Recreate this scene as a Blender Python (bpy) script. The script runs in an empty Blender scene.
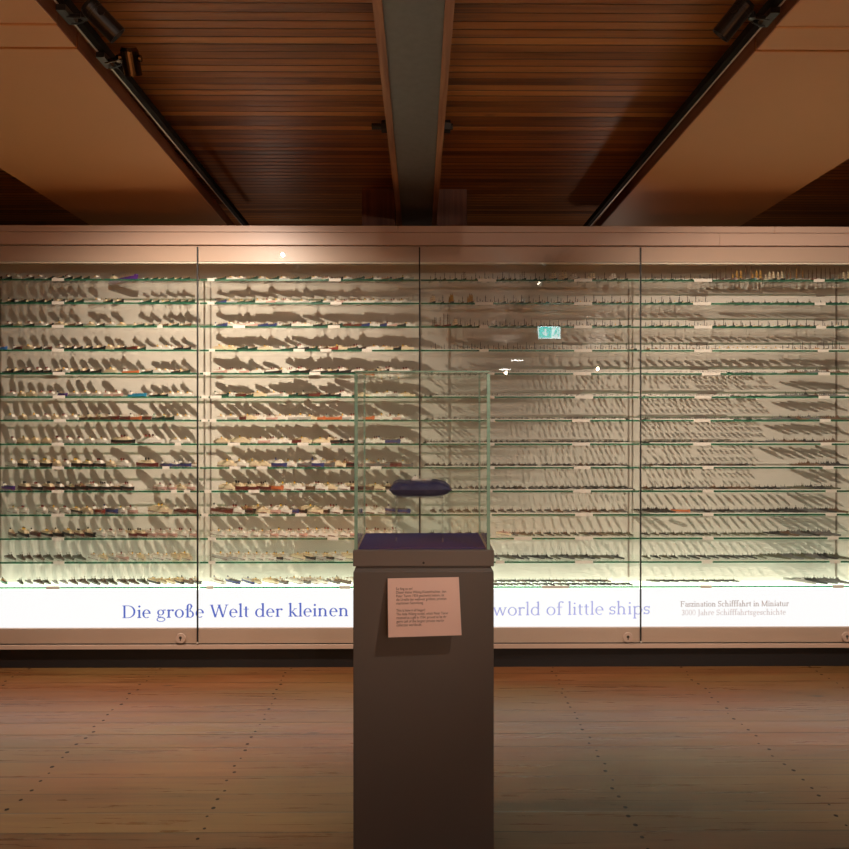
import bpy, math, random
from mathutils import Vector, Matrix
random.seed(7)
R = random.Random(11)
SC = bpy.context.scene
COL = SC.collection
F = 677.0          # focal length in pixels of the 849 px frame
CX, CY = 424.5, 423.0
YAW = 0.0066
EYE = 1.55
W_A, W_B, W_C, W_D, W_E, W_F, W_G, W_H = 30, 345, 15, 340, 135, 3000, 4, 350     # lamp powers

# ------------------------------------------------------------------ camera maths (used once, to measure the place)
def at_y(px, Y):
    u = (px - CX) / F
    d = Y / (math.cos(YAW) - math.sin(YAW) * u)
    return d * (math.sin(YAW) + math.cos(YAW) * u), d
def XP(px, Y): return at_y(px, Y)[0]
def ZP(py, Y): return EYE - (py - CY) / F * Y
def PT(px, py, Y):
    x, d = at_y(px, Y)
    return Vector((x, Y, EYE - (py - CY) / F * d))

# ------------------------------------------------------------------ materials
MATS = {}
def newmat(name):
    m = bpy.data.materials.new(name); m.use_nodes = True
    nt = m.node_tree; nt.nodes.clear()
    out = nt.nodes.new('ShaderNodeOutputMaterial')
    MATS[name] = m
    return m, nt, out
def N(nt, t, **kw):
    n = nt.nodes.new(t)
    for k, v in kw.items():
        if k in n.inputs: n.inputs[k].default_value = v
        else: setattr(n, k, v)
    return n
def L(nt, a, b): nt.links.new(a, b)
def math_node(nt, op, a, b=None, c=None):
    n = nt.nodes.new('ShaderNodeMath'); n.operation = op
    for i, v in enumerate((a, b, c)):
        if v is None: continue
        if isinstance(v, (int, float)): n.inputs[i].default_value = v
        else: nt.links.new(v, n.inputs[i])
    return n.outputs[0]

def plain(name, col, rough=0.5, metal=0.0, spec=0.5, emit=None, estr=0.0, vary=0.06, scale=40, bump=0.0):
    m, nt, out = newmat(name)
    p = N(nt, 'ShaderNodeBsdfPrincipled')
    p.inputs['Roughness'].default_value = rough
    p.inputs['Metallic'].default_value = metal
    p.inputs['Specular IOR Level'].default_value = spec
    tc = N(nt, 'ShaderNodeTexCoord')
    no = N(nt, 'ShaderNodeTexNoise'); no.inputs['Scale'].default_value = scale
    L(nt, tc.outputs['Object'], no.inputs['Vector'])
    mx = N(nt, 'ShaderNodeMix', data_type='RGBA')
    c = Vector(col)
    mx.inputs[6].default_value = (*(c * (1 - vary)), 1)
    mx.inputs[7].default_value = (*[min(1, v) for v in c * (1 + vary)], 1)
    L(nt, no.outputs['Fac'], mx.inputs[0])
    L(nt, mx.outputs[2], p.inputs['Base Color'])
    if bump:
        b = N(nt, 'ShaderNodeBump'); b.inputs['Strength'].default_value = bump; b.inputs['Distance'].default_value = 0.002
        L(nt, no.outputs['Fac'], b.inputs['Height']); L(nt, b.outputs[0], p.inputs['Normal'])
    if emit is not None:
        p.inputs['Emission Color'].default_value = (*emit, 1)
        p.inputs['Emission Strength'].default_value = estr
    L(nt, p.outputs[0], out.inputs[0])
    return m

def glass(name, tint, refl=1.0, ior=1.5):
    m, nt, out = newmat(name)
    tr = N(nt, 'ShaderNodeBsdfTransparent'); tr.inputs['Color'].default_value = (*tint, 1)
    gl = N(nt, 'ShaderNodeBsdfGlossy'); gl.inputs['Roughness'].default_value = 0.0
    gl.inputs['Color'].default_value = (refl, refl, refl, 1)
    fr = N(nt, 'ShaderNodeFresnel'); fr.inputs['IOR'].default_value = ior
    # same reflectance on both faces of the sheet
    geo = N(nt, 'ShaderNodeNewGeometry')
    bf = math_node(nt, 'MULTIPLY', geo.outputs['Backfacing'], 1.0 / ior - ior)
    ii = math_node(nt, 'ADD', bf, ior)
    # fresnel node inverts ior for backfacing itself, feed reciprocal there so that both faces act as air to glass
    L(nt, ii, fr.inputs['IOR'])
    mx = N(nt, 'ShaderNodeMixShader')
    L(nt, fr.outputs[0], mx.inputs[0]); L(nt, tr.outputs[0], mx.inputs[1]); L(nt, gl.outputs[0], mx.inputs[2])
    L(nt, mx.outputs[0], out.inputs[0])
    return m

def emitter(name, col, s):
    m, nt, out = newmat(name)
    e = N(nt, 'ShaderNodeEmission'); e.inputs[0].default_value = (*col, 1); e.inputs[1].default_value = s
    L(nt, e.outputs[0], out.inputs[0])
    return m

def planks(name, width, stops, gapw, gap_col, rough, nails=None, knots=0.5, bump=0.25, grain=1.0, coat=0.0, spec=0.5, nail_r=0.0065, per=0.42, patina=None):
    """boards running along X, board index from Y"""
    m, nt, out = newmat(name)
    p = N(nt, 'ShaderNodeBsdfPrincipled')
    p.inputs['Specular IOR Level'].default_value = spec
    tc = N(nt, 'ShaderNodeTexCoord')
    sep = N(nt, 'ShaderNodeSeparateXYZ'); L(nt, tc.outputs['Object'], sep.inputs[0])
    X, Y = sep.outputs[0], sep.outputs[1]
    q = math_node(nt, 'DIVIDE', Y, width)
    idx = math_node(nt, 'FLOOR', q)
    fr = math_node(nt, 'FRACT', q)
    wn = N(nt, 'ShaderNodeTexWhiteNoise', noise_dimensions='1D'); L(nt, idx, wn.inputs['W'])
    off = math_node(nt, 'MULTIPLY', wn.outputs['Value'], 37.0)
    # grain
    cb = N(nt, 'ShaderNodeCombineXYZ')
    L(nt, math_node(nt, 'ADD', math_node(nt, 'MULTIPLY', X, 1.1), off), cb.inputs[0]); L(nt, math_node(nt, 'MULTIPLY', Y, 26.0), cb.inputs[1]); L(nt, off, cb.inputs[2])
    g1 = N(nt, 'ShaderNodeTexNoise'); g1.inputs['Scale'].default_value = 1.6; g1.inputs['Detail'].default_value = 6; g1.inputs['Roughness'].default_value = 0.65; g1.inputs['Distortion'].default_value = 0.6
    L(nt, cb.outputs[0], g1.inputs['Vector'])
    cb2 = N(nt, 'ShaderNodeCombineXYZ')
    L(nt, math_node(nt, 'ADD', math_node(nt, 'MULTIPLY', X, 0.6), off), cb2.inputs[0]); L(nt, math_node(nt, 'MULTIPLY', Y, 3.0), cb2.inputs[1])
    g2 = N(nt, 'ShaderNodeTexNoise'); g2.inputs['Scale'].default_value = 1.5; g2.inputs['Detail'].default_value = 3
    L(nt, cb2.outputs[0], g2.inputs['Vector'])
    v = math_node(nt, 'ADD', math_node(nt, 'MULTIPLY', wn.outputs['Value'], per), math_node(nt, 'ADD', math_node(nt, 'MULTIPLY', g1.outputs['Fac'], 0.55 * grain), math_node(nt, 'MULTIPLY', g2.outputs['Fac'], 0.45)))
    v = math_node(nt, 'SUBTRACT', v, 0.01 + per / 2)
    ramp = N(nt, 'ShaderNodeValToRGB')
    e = ramp.color_ramp.elements
    while len(e) > 1: e.remove(e[-1])
    e[0].position = stops[0][0]; e[0].color = (*stops[0][1], 1)
    for pos, c in stops[1:]:
        k = e.new(pos); k.color = (*c, 1)
    L(nt, v, ramp.inputs[0])
    # knots
    cb3 = N(nt, 'ShaderNodeCombineXYZ'); L(nt, math_node(nt, 'MULTIPLY', X, 2.2), cb3.inputs[0]); L(nt, math_node(nt, 'MULTIPLY', Y, 7.0), cb3.inputs[1])
    vo = N(nt, 'ShaderNodeTexVoronoi'); vo.inputs['Scale'].default_value = 1.0; L(nt, cb3.outputs[0], vo.inputs['Vector'])
    kn = N(nt, 'ShaderNodeMapRange'); kn.inputs[1].default_value = 0.03; kn.inputs[2].default_value = 0.11; kn.inputs[3].default_value = knots; kn.inputs[4].default_value = 0.0
    L(nt, vo.outputs['Distance'], kn.inputs[0])
    wv = N(nt, 'ShaderNodeSeparateColor'); L(nt, vo.outputs['Color'], wv.inputs[0])
    rare = math_node(nt, 'GREATER_THAN', wv.outputs[0], 0.72)
    kmask = math_node(nt, 'MULTIPLY', kn.outputs[0], rare)
    mk = N(nt, 'ShaderNodeMix', data_type='RGBA'); L(nt, kmask, mk.inputs[0]); L(nt, ramp.outputs[0], mk.inputs[6]); mk.inputs[7].default_value = (*gap_col, 1)
    # gaps
    a = math_node(nt, 'MINIMUM', fr, math_node(nt, 'SUBTRACT', 1.0, fr))
    jn = N(nt, 'ShaderNodeTexNoise'); jn.inputs['Scale'].default_value = 1.0; L(nt, cb2.outputs[0], jn.inputs['Vector'])
    gw = math_node(nt, 'MULTIPLY', math_node(nt, 'ADD', wn.outputs['Value'], 0.25), gapw / width)
    gp = N(nt, 'ShaderNodeMapRange'); L(nt, a, gp.inputs[0]); gp.inputs[1].default_value = 0.0; L(nt, gw, gp.inputs[2]); gp.inputs[3].default_value = 1.0; gp.inputs[4].default_value = 0.0
    mg = N(nt, 'ShaderNodeMix', data_type='RGBA'); L(nt, gp.outputs[0], mg.inputs[0]); L(nt, mk.outputs[2], mg.inputs[6]); mg.inputs[7].default_value = (*gap_col, 1)
    colour = mg.outputs[2]
    if patina:
        p.inputs['Specular Tint'].default_value = (0.96, 1.0, 0.72, 1)
        pn = N(nt, 'ShaderNodeTexNoise'); pn.inputs['Scale'].default_value = 0.9; pn.inputs['Detail'].default_value = 4; pn.inputs['Roughness'].default_value = 0.6
        cbp = N(nt, 'ShaderNodeCombineXYZ'); L(nt, math_node(nt, 'MULTIPLY', X, 0.55), cbp.inputs[0]); L(nt, math_node(nt, 'MULTIPLY', Y, 1.9), cbp.inputs[1]); cbp.inputs[2].default_value = 3.7
        L(nt, cbp.outputs[0], pn.inputs['Vector'])
        pr = N(nt, 'ShaderNodeMapRange'); pr.inputs[1].default_value = 0.40; pr.inputs[2].default_value = 0.62; pr.inputs[3].default_value = 0.05; pr.inputs[4].default_value = 0.75
        L(nt, pn.outputs['Fac'], pr.inputs[0])
        pt = N(nt, 'ShaderNodeMix', data_type='RGBA', blend_type='MULTIPLY'); pt.inputs[0].default_value = 1.0
        L(nt, colour, pt.inputs[6]); pt.inputs[7].default_value = (*patina, 1)
        pm = N(nt, 'ShaderNodeMix', data_type='RGBA'); L(nt, pr.outputs[0], pm.inputs[0]); L(nt, colour, pm.inputs[6]); L(nt, pt.outputs[2], pm.inputs[7])
        colour = pm.outputs[2]
    if nails:
        sx, sy = nails
        jw = N(nt, 'ShaderNodeTexWhiteNoise', noise_dimensions='2D')
        vi = math_node(nt, 'FLOOR', math_node(nt, 'DIVIDE', Y, sy))
        xi = math_node(nt, 'FLOOR', math_node(nt, 'ADD', math_node(nt, 'DIVIDE', X, sx), 0.5))
        c4 = N(nt, 'ShaderNodeCombineXYZ'); L(nt, vi, c4.inputs[0]); L(nt, xi, c4.inputs[1]); L(nt, c4.outputs[0], jw.inputs['Vector'])
        js = N(nt, 'ShaderNodeSeparateColor'); L(nt, jw.outputs['Color'], js.inputs[0])
        u = math_node(nt, 'MULTIPLY', math_node(nt, 'SUBTRACT', math_node(nt, 'FRACT', math_node(nt, 'ADD', math_node(nt, 'DIVIDE', X, sx), 0.5)), 0.5), sx)
        u = math_node(nt, 'ADD', u, math_node(nt, 'MULTIPLY', math_node(nt, 'SUBTRACT', js.outputs[0], 0.5), 0.03))
        w = math_node(nt, 'MULTIPLY', math_node(nt, 'SUBTRACT', math_node(nt, 'FRACT', math_node(nt, 'DIVIDE', Y, sy)), 0.5), sy)
        w = math_node(nt, 'ADD', w, math_node(nt, 'MULTIPLY', math_node(nt, 'SUBTRACT', js.outputs[1], 0.5), 0.02))
        d2 = math_node(nt, 'SQRT', math_node(nt, 'ADD', math_node(nt, 'MULTIPLY', u, u), math_node(nt, 'MULTIPLY', w, w)))
        big = math_node(nt, 'ADD', nail_r * 0.7, math_node(nt, 'MULTIPLY', js.outputs[2], nail_r * 0.6))
        nm = math_node(nt, 'MULTIPLY', math_node(nt, 'LESS_THAN', d2, big), 0.93)
        mn = N(nt, 'ShaderNodeMix', data_type='RGBA'); L(nt, nm, mn.inputs[0]); L(nt, colour, mn.inputs[6]); mn.inputs[7].default_value = (0.006, 0.005, 0.005, 1)
        colour = mn.outputs[2]
        L(nt, math_node(nt, 'MULTIPLY', math_node(nt, 'SUBTRACT', 1.0, nm), spec), p.inputs['Specular IOR Level'])
    L(nt, colour, p.inputs['Base Color'])
    rr = N(nt, 'ShaderNodeMapRange'); L(nt, g1.outputs['Fac'], rr.inputs[0]); rr.inputs[1].default_value = 0.3; rr.inputs[2].default_value = 0.7
    rr.inputs[3].default_value = rough - 0.06; rr.inputs[4].default_value = rough + 0.1
    L(nt, rr.outputs[0], p.inputs['Roughness'])
    h = math_node(nt, 'SUBTRACT', math_node(nt, 'MULTIPLY', g1.outputs['Fac'], 0.35), math_node(nt, 'MULTIPLY', gp.outputs[0], 1.6))
    h = math_node(nt, 'ADD', h, math_node(nt, 'MULTIPLY', wn.outputs['Value'], 0.5))
    b = N(nt, 'ShaderNodeBump'); b.inputs['Strength'].default_value = bump; b.inputs['Distance'].default_value = 0.004
    L(nt, h, b.inputs['Height']); L(nt, b.outputs[0], p.inputs['Normal'])
    L(nt, p.outputs[0], out.inputs[0])
    return m

def timber(name, c0, c1, axis=1, rough=0.55):
    m, nt, out = newmat(name)
    p = N(nt, 'ShaderNodeBsdfPrincipled'); p.inputs['Roughness'].default_value = rough
    tc = N(nt, 'ShaderNodeTexCoord'); mp = N(nt, 'ShaderNodeMapping')
    s = [22, 22, 22]; s[axis] = 1.2
    mp.inputs['Scale'].default_value = s
    L(nt, tc.outputs['Object'], mp.inputs[0])
    n = N(nt, 'ShaderNodeTexNoise'); n.inputs['Scale'].default_value = 1.5; n.inputs['Detail'].default_value = 6; n.inputs['Distortion'].default_value = 0.5
    L(nt, mp.outputs[0], n.inputs['Vector'])
    r = N(nt, 'ShaderNodeValToRGB'); r.color_ramp.elements[0].color = (*c0, 1); r.color_ramp.elements[1].color = (*c1, 1)
    r.color_ramp.elements[0].position = 0.3; r.color_ramp.elements[1].position = 0.7
    L(nt, n.outputs['Fac'], r.inputs[0]); L(nt, r.outputs[0], p.inputs['Base Color'])
    b = N(nt, 'ShaderNodeBump'); b.inputs['Strength'].default_value = 0.2; b.inputs['Distance'].default_value = 0.002
    L(nt, n.outputs['Fac'], b.inputs['Height']); L(nt, b.outputs[0], p.inputs['Normal'])
    L(nt, p.outputs[0], out.inputs[0])
    return m

M = {}
M['floor'] = planks('floor_boards', 0.135, [(0.25, (0.085, 0.025, 0.008)), (0.5, (0.20, 0.064, 0.020)), (0.8, (0.29, 0.115, 0.040))], 0.005, (0.02, 0.01, 0.006), 0.30, nails=(0.826, 0.0675), knots=0.85, bump=0.10, spec=0.85, per=0.14, grain=1.25, nail_r=0.0072, patina=(0.82, 1.34, 1.25))
M['ceil'] = planks('ceiling_boards', 0.060, [(0.2, (0.10, 0.030, 0.007)), (0.5, (0.36, 0.130, 0.028)), (0.85, (0.62, 0.26, 0.062))], 0.008, (0.014, 0.006, 0.004), 0.42, knots=0.85, bump=0.6, grain=1.1)
M['panel'] = plain('panel_paint', (0.66, 0.345, 0.14), 0.5, vary=0.02, scale=6)
M['edge_wood'] = timber('panel_edge_wood', (0.20, 0.07, 0.03), (0.34, 0.13, 0.06))
M['beam_wood'] = timber('beam_wood', (0.22, 0.09, 0.04), (0.42, 0.2, 0.09))
M['post_wood'] = timber('post_wood', (0.09, 0.026, 0.012), (0.19, 0.062, 0.026), axis=2)
M['beam_steel'] = plain('beam_steel', (0.16, 0.165, 0.16), 0.5, 0.0, vary=0.15, scale=25, bump=0.1)
M['bolt'] = plain('bolt_iron', (0.03, 0.028, 0.026), 0.5, 0.5)
M['black'] = plain('lamp_black', (0.012, 0.012, 0.012), 0.28, 0.0, 0.6)
M['track'] = plain('track_black', (0.012, 0.011, 0.010), 0.7, spec=0.15)
M['chrome'] = plain('dark_chrome', (0.13, 0.105, 0.08), 0.14, 1.0, vary=0.02)
M['rail_metal'] = plain('track_aluminium', (0.72, 0.66, 0.58), 0.35, 0.25, vary=0.02)
M['lens'] = emitter('lamp_lens', (1.0, 0.86, 0.66), 28)
M['dim_lens'] = emitter('lamp_lens_soft', (1.0, 0.86, 0.66), 1.5)
M['tube'] = emitter('tube_light', (1.0, 0.95, 0.88), 20)
M['case'] = plain('case_lacquer', (0.56, 0.405, 0.315), 0.38, vary=0.02, scale=8)
M['lit_edge_tone'] = plain('lit_edge_tone', (0.82, 0.76, 0.62), 0.35, vary=0.02)  # pale tone standing in for a lit edge
M['back'] = plain('case_back', (0.69, 0.635, 0.56), 0.65, vary=0.015, scale=3)
M['plinth'] = plain('plinth_black', (0.012, 0.010, 0.010), 0.55)
M['seal_and_shade'] = plain('seal_and_shade_black', (0.01, 0.009, 0.008), 0.5)
M['standard'] = plain('standard_metal', (0.27, 0.22, 0.175), 0.5, 0.0)
M['pane'] = glass('door_glass', (0.985, 0.992, 0.985))
M['shelf'] = glass('shelf_glass', (0.972, 0.986, 0.972))
M['hood'] = glass('hood_glass', (0.975, 0.99, 0.98))
M['acrylic'] = glass('acrylic', (0.985, 0.985, 0.99), 0.8)
def edge_glass(name, col, through, mixv, rough):
    m, nt, out = newmat(name)
    p = N(nt, 'ShaderNodeBsdfPrincipled'); p.inputs['Base Color'].default_value = (*col, 1); p.inputs['Roughness'].default_value = rough
    t = N(nt, 'ShaderNodeBsdfTransparent'); t.inputs['Color'].default_value = (*through, 1)
    x = N(nt, 'ShaderNodeMixShader'); x.inputs[0].default_value = mixv
    L(nt, p.outputs[0], x.inputs[1]); L(nt, t.outputs[0], x.inputs[2]); L(nt, x.outputs[0], out.inputs[0])
    return m
M['edge'] = edge_glass('polished_glass_edge', (0.024, 0.16, 0.10), (0.30, 0.86, 0.62), 0.42, 0.3)
M['hood_edge'] = plain('polished_hood_edge', (0.25, 0.44, 0.345), 0.12, 0.0, 0.8, vary=0.1)
M['panel_light'] = emitter('light_panel', (1.0, 0.98, 0.985), 1.12)
M['panel_top'] = emitter('light_panel_top', (0.92, 1.0, 0.80), 3.4)
M['blue_letter'] = plain('blue_lettering', (0.04, 0.07, 0.36), 0.5, emit=(0.075, 0.13, 0.47), estr=0.9)
M['pale_letter'] = plain('pale_blue_lettering', (0.2, 0.22, 0.5), 0.5, emit=(0.33, 0.36, 0.66), estr=0.85)
M['grey_letter'] = plain('grey_lettering', (0.3, 0.25, 0.24), 0.5, emit=(0.33, 0.27, 0.26), estr=0.85)
M['faint_letter'] = plain('faint_lettering', (0.4, 0.36, 0.36), 0.5, emit=(0.52, 0.46, 0.47), estr=0.85)
M['card'] = plain('white_card', (0.78, 0.72, 0.64), 0.6, vary=0.03)
M['ped'] = plain('pedestal_paint', (0.118, 0.102, 0.091), 0.5, vary=0.02, scale=10)
M['ped_cap'] = plain('pedestal_cap_paint', (0.155, 0.131, 0.116), 0.45, vary=0.02, scale=10)
M['ped_dark'] = plain('pedestal_recess', (0.05, 0.04, 0.03), 0.6)
M['plaque'] = plain('plaque_board', (0.80, 0.56, 0.48), 0.5, vary=0.015)
M['ink'] = plain('ink', (0.05, 0.03, 0.03), 0.6)
M['felt'] = plain('blue_felt', (0.007, 0.024, 0.145), 0.9, spec=0.1, vary=0.15, scale=300)
M['satin'] = plain('blue_satin', (0.009, 0.017, 0.088), 0.40, spec=0.4, vary=0.1, scale=30)
M['silver'] = plain('silver_model', (0.62, 0.58, 0.55), 0.35, 0.3)
M['wall'] = plain('room_wall', (0.20, 0.13, 0.09), 0.8, vary=0.05, scale=2)
M['sign_green'] = emitter('sign_green', (0.0, 0.50, 0.46), 12)
M['sign_white'] = emitter('sign_white', (0.75, 1.0, 0.98), 8.5)
SHIP_COL = {
 'white': (0.80, 0.76, 0.68), 'cream': (0.74, 0.62, 0.42), 'black': (0.015, 0.014, 0.013), 'darkgreen': (0.018, 0.045, 0.03), 'red': (0.24, 0.035, 0.025),
 'maroon': (0.13, 0.025, 0.02), 'orange': (0.55, 0.15, 0.05), 'blue': (0.035, 0.045, 0.17), 'sky': (0.06, 0.22, 0.62), 'cyan': (0.02, 0.22, 0.38), 'purple': (0.10, 0.03, 0.22),
 'grey': (0.13, 0.125, 0.115), 'darkgrey': (0.035, 0.034, 0.03), 'olive': (0.10, 0.095, 0.06), 'brown': (0.12, 0.07, 0.04), 'tan': (0.42, 0.26, 0.13),
 'yellow': (0.75, 0.46, 0.06), 'pink': (0.62, 0.38, 0.32), 'green': (0.03, 0.22, 0.11), 'palegrey': (0.42, 0.40, 0.36), 'gold': (0.55, 0.32, 0.09)}
for k, c in SHIP_COL.items(): M['s_' + k] = plain('ship_' + k, c, 0.45, vary=0.04)

# ------------------------------------------------------------------ mesh helpers
class MB:
    def __init__(s): s.v = []; s.f = []; s.m = []; s.mats = []
    def mi(s, mat):
        if mat not in s.mats: s.mats.append(mat)
        return s.mats.index(mat)
    def add(s, vs, fs, mat):
        o = len(s.v); k = s.mi(mat)
        s.v += [tuple(v) for v in vs]
        for f in fs: s.f.append(tuple(o + i for i in f)); s.m.append(k)
    def box(s, x0, x1, y0, y1, z0, z1, mat):
        v = [(x, y, z) for z in (z0, z1) for y in (y0, y1) for x in (x0, x1)]
        s.add(v, [(0, 2, 3, 1), (4, 5, 7, 6), (0, 1, 5, 4), (2, 6, 7, 3), (0, 4, 6, 2), (1, 3, 7, 5)], mat)
    def bevel_box(s, x0, x1, y0, y1, z0, z1, b, mat):
        # chamfered on all edges of the vertical and horizontal outline
        def ring(i, z): return [(x0 + i, y0 + i + b, z), (x0 + i + b, y0 + i, z), (x1 - i - b, y0 + i, z), (x1 - i, y0 + i + b, z), (x1 - i, y1 - i - b, z), (x1 - i - b, y1 - i, z), (x0 + i + b, y1 - i, z), (x0 + i, y1 - i - b, z)]
        vs = ring(b, z0) + ring(0, z0 + b) + ring(0, z1 - b) + ring(b, z1)
        fs = [tuple(range(7, -1, -1)), tuple(range(24, 32))]
        for k in range(3):
            for i in range(8):
                j = (i + 1) % 8
                fs.append((k * 8 + i, k * 8 + j, k * 8 + 8 + j, k * 8 + 8 + i))
        s.add(vs, fs, mat)
    def taper(s, x0, x1, y0, y1, z0, z1, t, mat):
        v = [(x0, y0, z0), (x1, y0, z0), (x1, y1, z0), (x0, y1, z0), (x0 + t, y0 + t, z1), (x1 - t, y0 + t, z1), (x1 - t, y1 - t, z1), (x0 + t, y1 - t, z1)]
        s.add(v, [(3, 2, 1, 0), (4, 5, 6, 7), (0, 1, 5, 4), (1, 2, 6, 5), (2, 3, 7, 6), (3, 0, 4, 7)], mat)
    def cyl(s, p0, p1, r0, r1, n, mat, caps=True):
        p0 = Vector(p0); p1 = Vector(p1); d = (p1 - p0).normalized()
        a = d.orthogonal().normalized(); b = d.cross(a)
        vs = []
        for p, r in ((p0, r0), (p1, r1)):
            for i in range(n):
                t = 2 * math.pi * i / n
                vs.append(p + (a * math.cos(t) + b * math.sin(t)) * r)
        fs = [(i, (i + 1) % n, n + (i + 1) % n, n + i) for i in range(n)]
        if caps: fs += [tuple(range(n - 1, -1, -1)), tuple(range(n, 2 * n))]
        s.add(vs, fs, mat)
    def quadplate(s, pts, nrm, th, mat):
        a = [Vector(p) for p in pts]; b = [p + Vector(nrm) * th for p in a]
        s.add(a + b, [(3, 2, 1, 0), (4, 5, 6, 7), (0, 1, 5, 4), (1, 2, 6, 5), (2, 3, 7, 6), (3, 0, 4, 7)], mat)
    def merge(s, o, mtx=None):
        vs = [(mtx @ Vector(v)) for v in o.v] if mtx else o.v
        for k, mat in enumerate(o.mats):
            s.add([], [], mat)
        off = len(s.v); s.v += [tuple(v) for v in vs]
        for f, k in zip(o.f, o.m):
            s.f.append(tuple(off + i for i in f)); s.m.append(s.mi(o.mats[k]))
    def mesh(s, name, smooth=False):
        me = bpy.data.meshes.new(name)
        me.from_pydata(s.v, [], s.f)
        for m in s.mats: me.materials.append(m)
        me.polygons.foreach_set('material_index', s.m)
        if smooth: me.polygons.foreach_set('use_smooth', [True] * len(s.f))
        me.update()
        return me
    def build(s, name, parent=None, loc=None, smooth=False):
        o = bpy.data.objects.new(name, s.mesh(name, smooth)); COL.objects.link(o)
        if parent is not None: o.parent = parent
        if loc is not None: o.location = loc
        return o
def empty(name, loc=(0, 0, 0)):
    o = bpy.data.objects.new(name, None); COL.objects.link(o); o.location = loc
    o.empty_display_size = 0.05
    return o
def tag(o, label=None, cat=None, group=None, kind=None):
    if label: o['label'] = label
    if cat: o['category'] = cat
    if group: o['group'] = group
    if kind: o['kind'] = kind
    return o
def boxobj(name, parent, x0, x1, y0, y1, z0, z1, mat, loc=(0, 0, 0)):
    b = MB(); b.box(x0 - loc[0], x1 - loc[0], y0 - loc[1], y1 - loc[1], z0 - loc[2], z1 - loc[2], mat)
    return b.build(name, parent)
def bevel(o, w, seg=2):
    m = o.modifiers.new('bevel', 'BEVEL'); m.width = w; m.segments = seg; m.limit_method = 'ANGLE'
    return o

# ------------------------------------------------------------------ the room
ZC = 3.26
FLOOR_Y0, FLOOR_Y1, RX = -9.0, 7.0, 5.5
tag(boxobj('floor', None, -RX, RX, FLOOR_Y0, FLOOR_Y1, -0.1, 0, M['floor']), kind='structure')
tag(boxobj('ceiling', None, -RX, RX, FLOOR_Y0, FLOOR_Y1, ZC, ZC + 0.1, M['ceil']), kind='structure')
tag(boxobj('wall_back', None, -RX, RX, FLOOR_Y1, FLOOR_Y1 + 0.1, 0, ZC, M['wall']), kind='structure')
tag(boxobj('wall_front', None, -RX, RX, FLOOR_Y0 - 0.1, FLOOR_Y0, 0, ZC, M['wall']), kind='structure')
tag(boxobj('wall_left', None, -RX - 0.1, -RX, FLOOR_Y0, FLOOR_Y1, 0, ZC, M['wall']), kind='structure')
tag(boxobj('wall_right', None, RX, RX + 0.1, FLOOR_Y0, FLOOR_Y1, 0, ZC, M['wall']), kind='structure')

# beam: grey steel between two timber cheeks
ZB = 3.05
BX = -0.023
beam = tag(empty('ceiling_beam', (BX, 2.0, ZB)), kind='structure')
BY0, BY1 = FLOOR_Y0 - 2.0, 5.2 - 2.0
b = MB(); b.box(-0.112, 0.112, BY0, BY1, 0.004, ZC - ZB, M['beam_steel']); b.build('steel_core', beam)
for s in (-1, 1):
    b = MB()
    x0, x1 = sorted((s * 0.112, s * 0.146))
    b.box(x0, x1, BY0, BY1, -0.012, ZC - ZB, M['beam_wood'])
    b.build('timber_cheek', beam)
for s, px, py in ((-1, 377, 123), (1, 448, 122)):
    Yb = 3.78
    b = MB(); x = s * 0.146
    yy = Yb - 2.0; zz = 0.155
    b.cyl((x, yy, zz), (x + s * 0.012, yy, zz), 0.046, 0.046, 18, M['bolt'])
    b.cyl((x + s * 0.012, yy, zz), (x + s * 0.046, yy, zz), 0.034, 0.034, 6, M['bolt'])
    b.cyl((x + s * 0.046, yy, zz), (x + s * (0.10 if s < 0 else 0.06), yy, zz), 0.017, 0.017, 12, M['bolt'])
    b.build('beam_bolt', beam)
# timber posts behind the display case
for px0, px1 in ((362, 395), (437, 467)):
    Yp = 4.95
    x0, x1 = XP(px0, Yp), XP(px1, Yp)
    b = MB(); b.box(x0, x1, Yp, Yp + 0.2, 0, ZC, M['post_wood'])
    tag(b.build('timber_post'), kind='structure')

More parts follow.
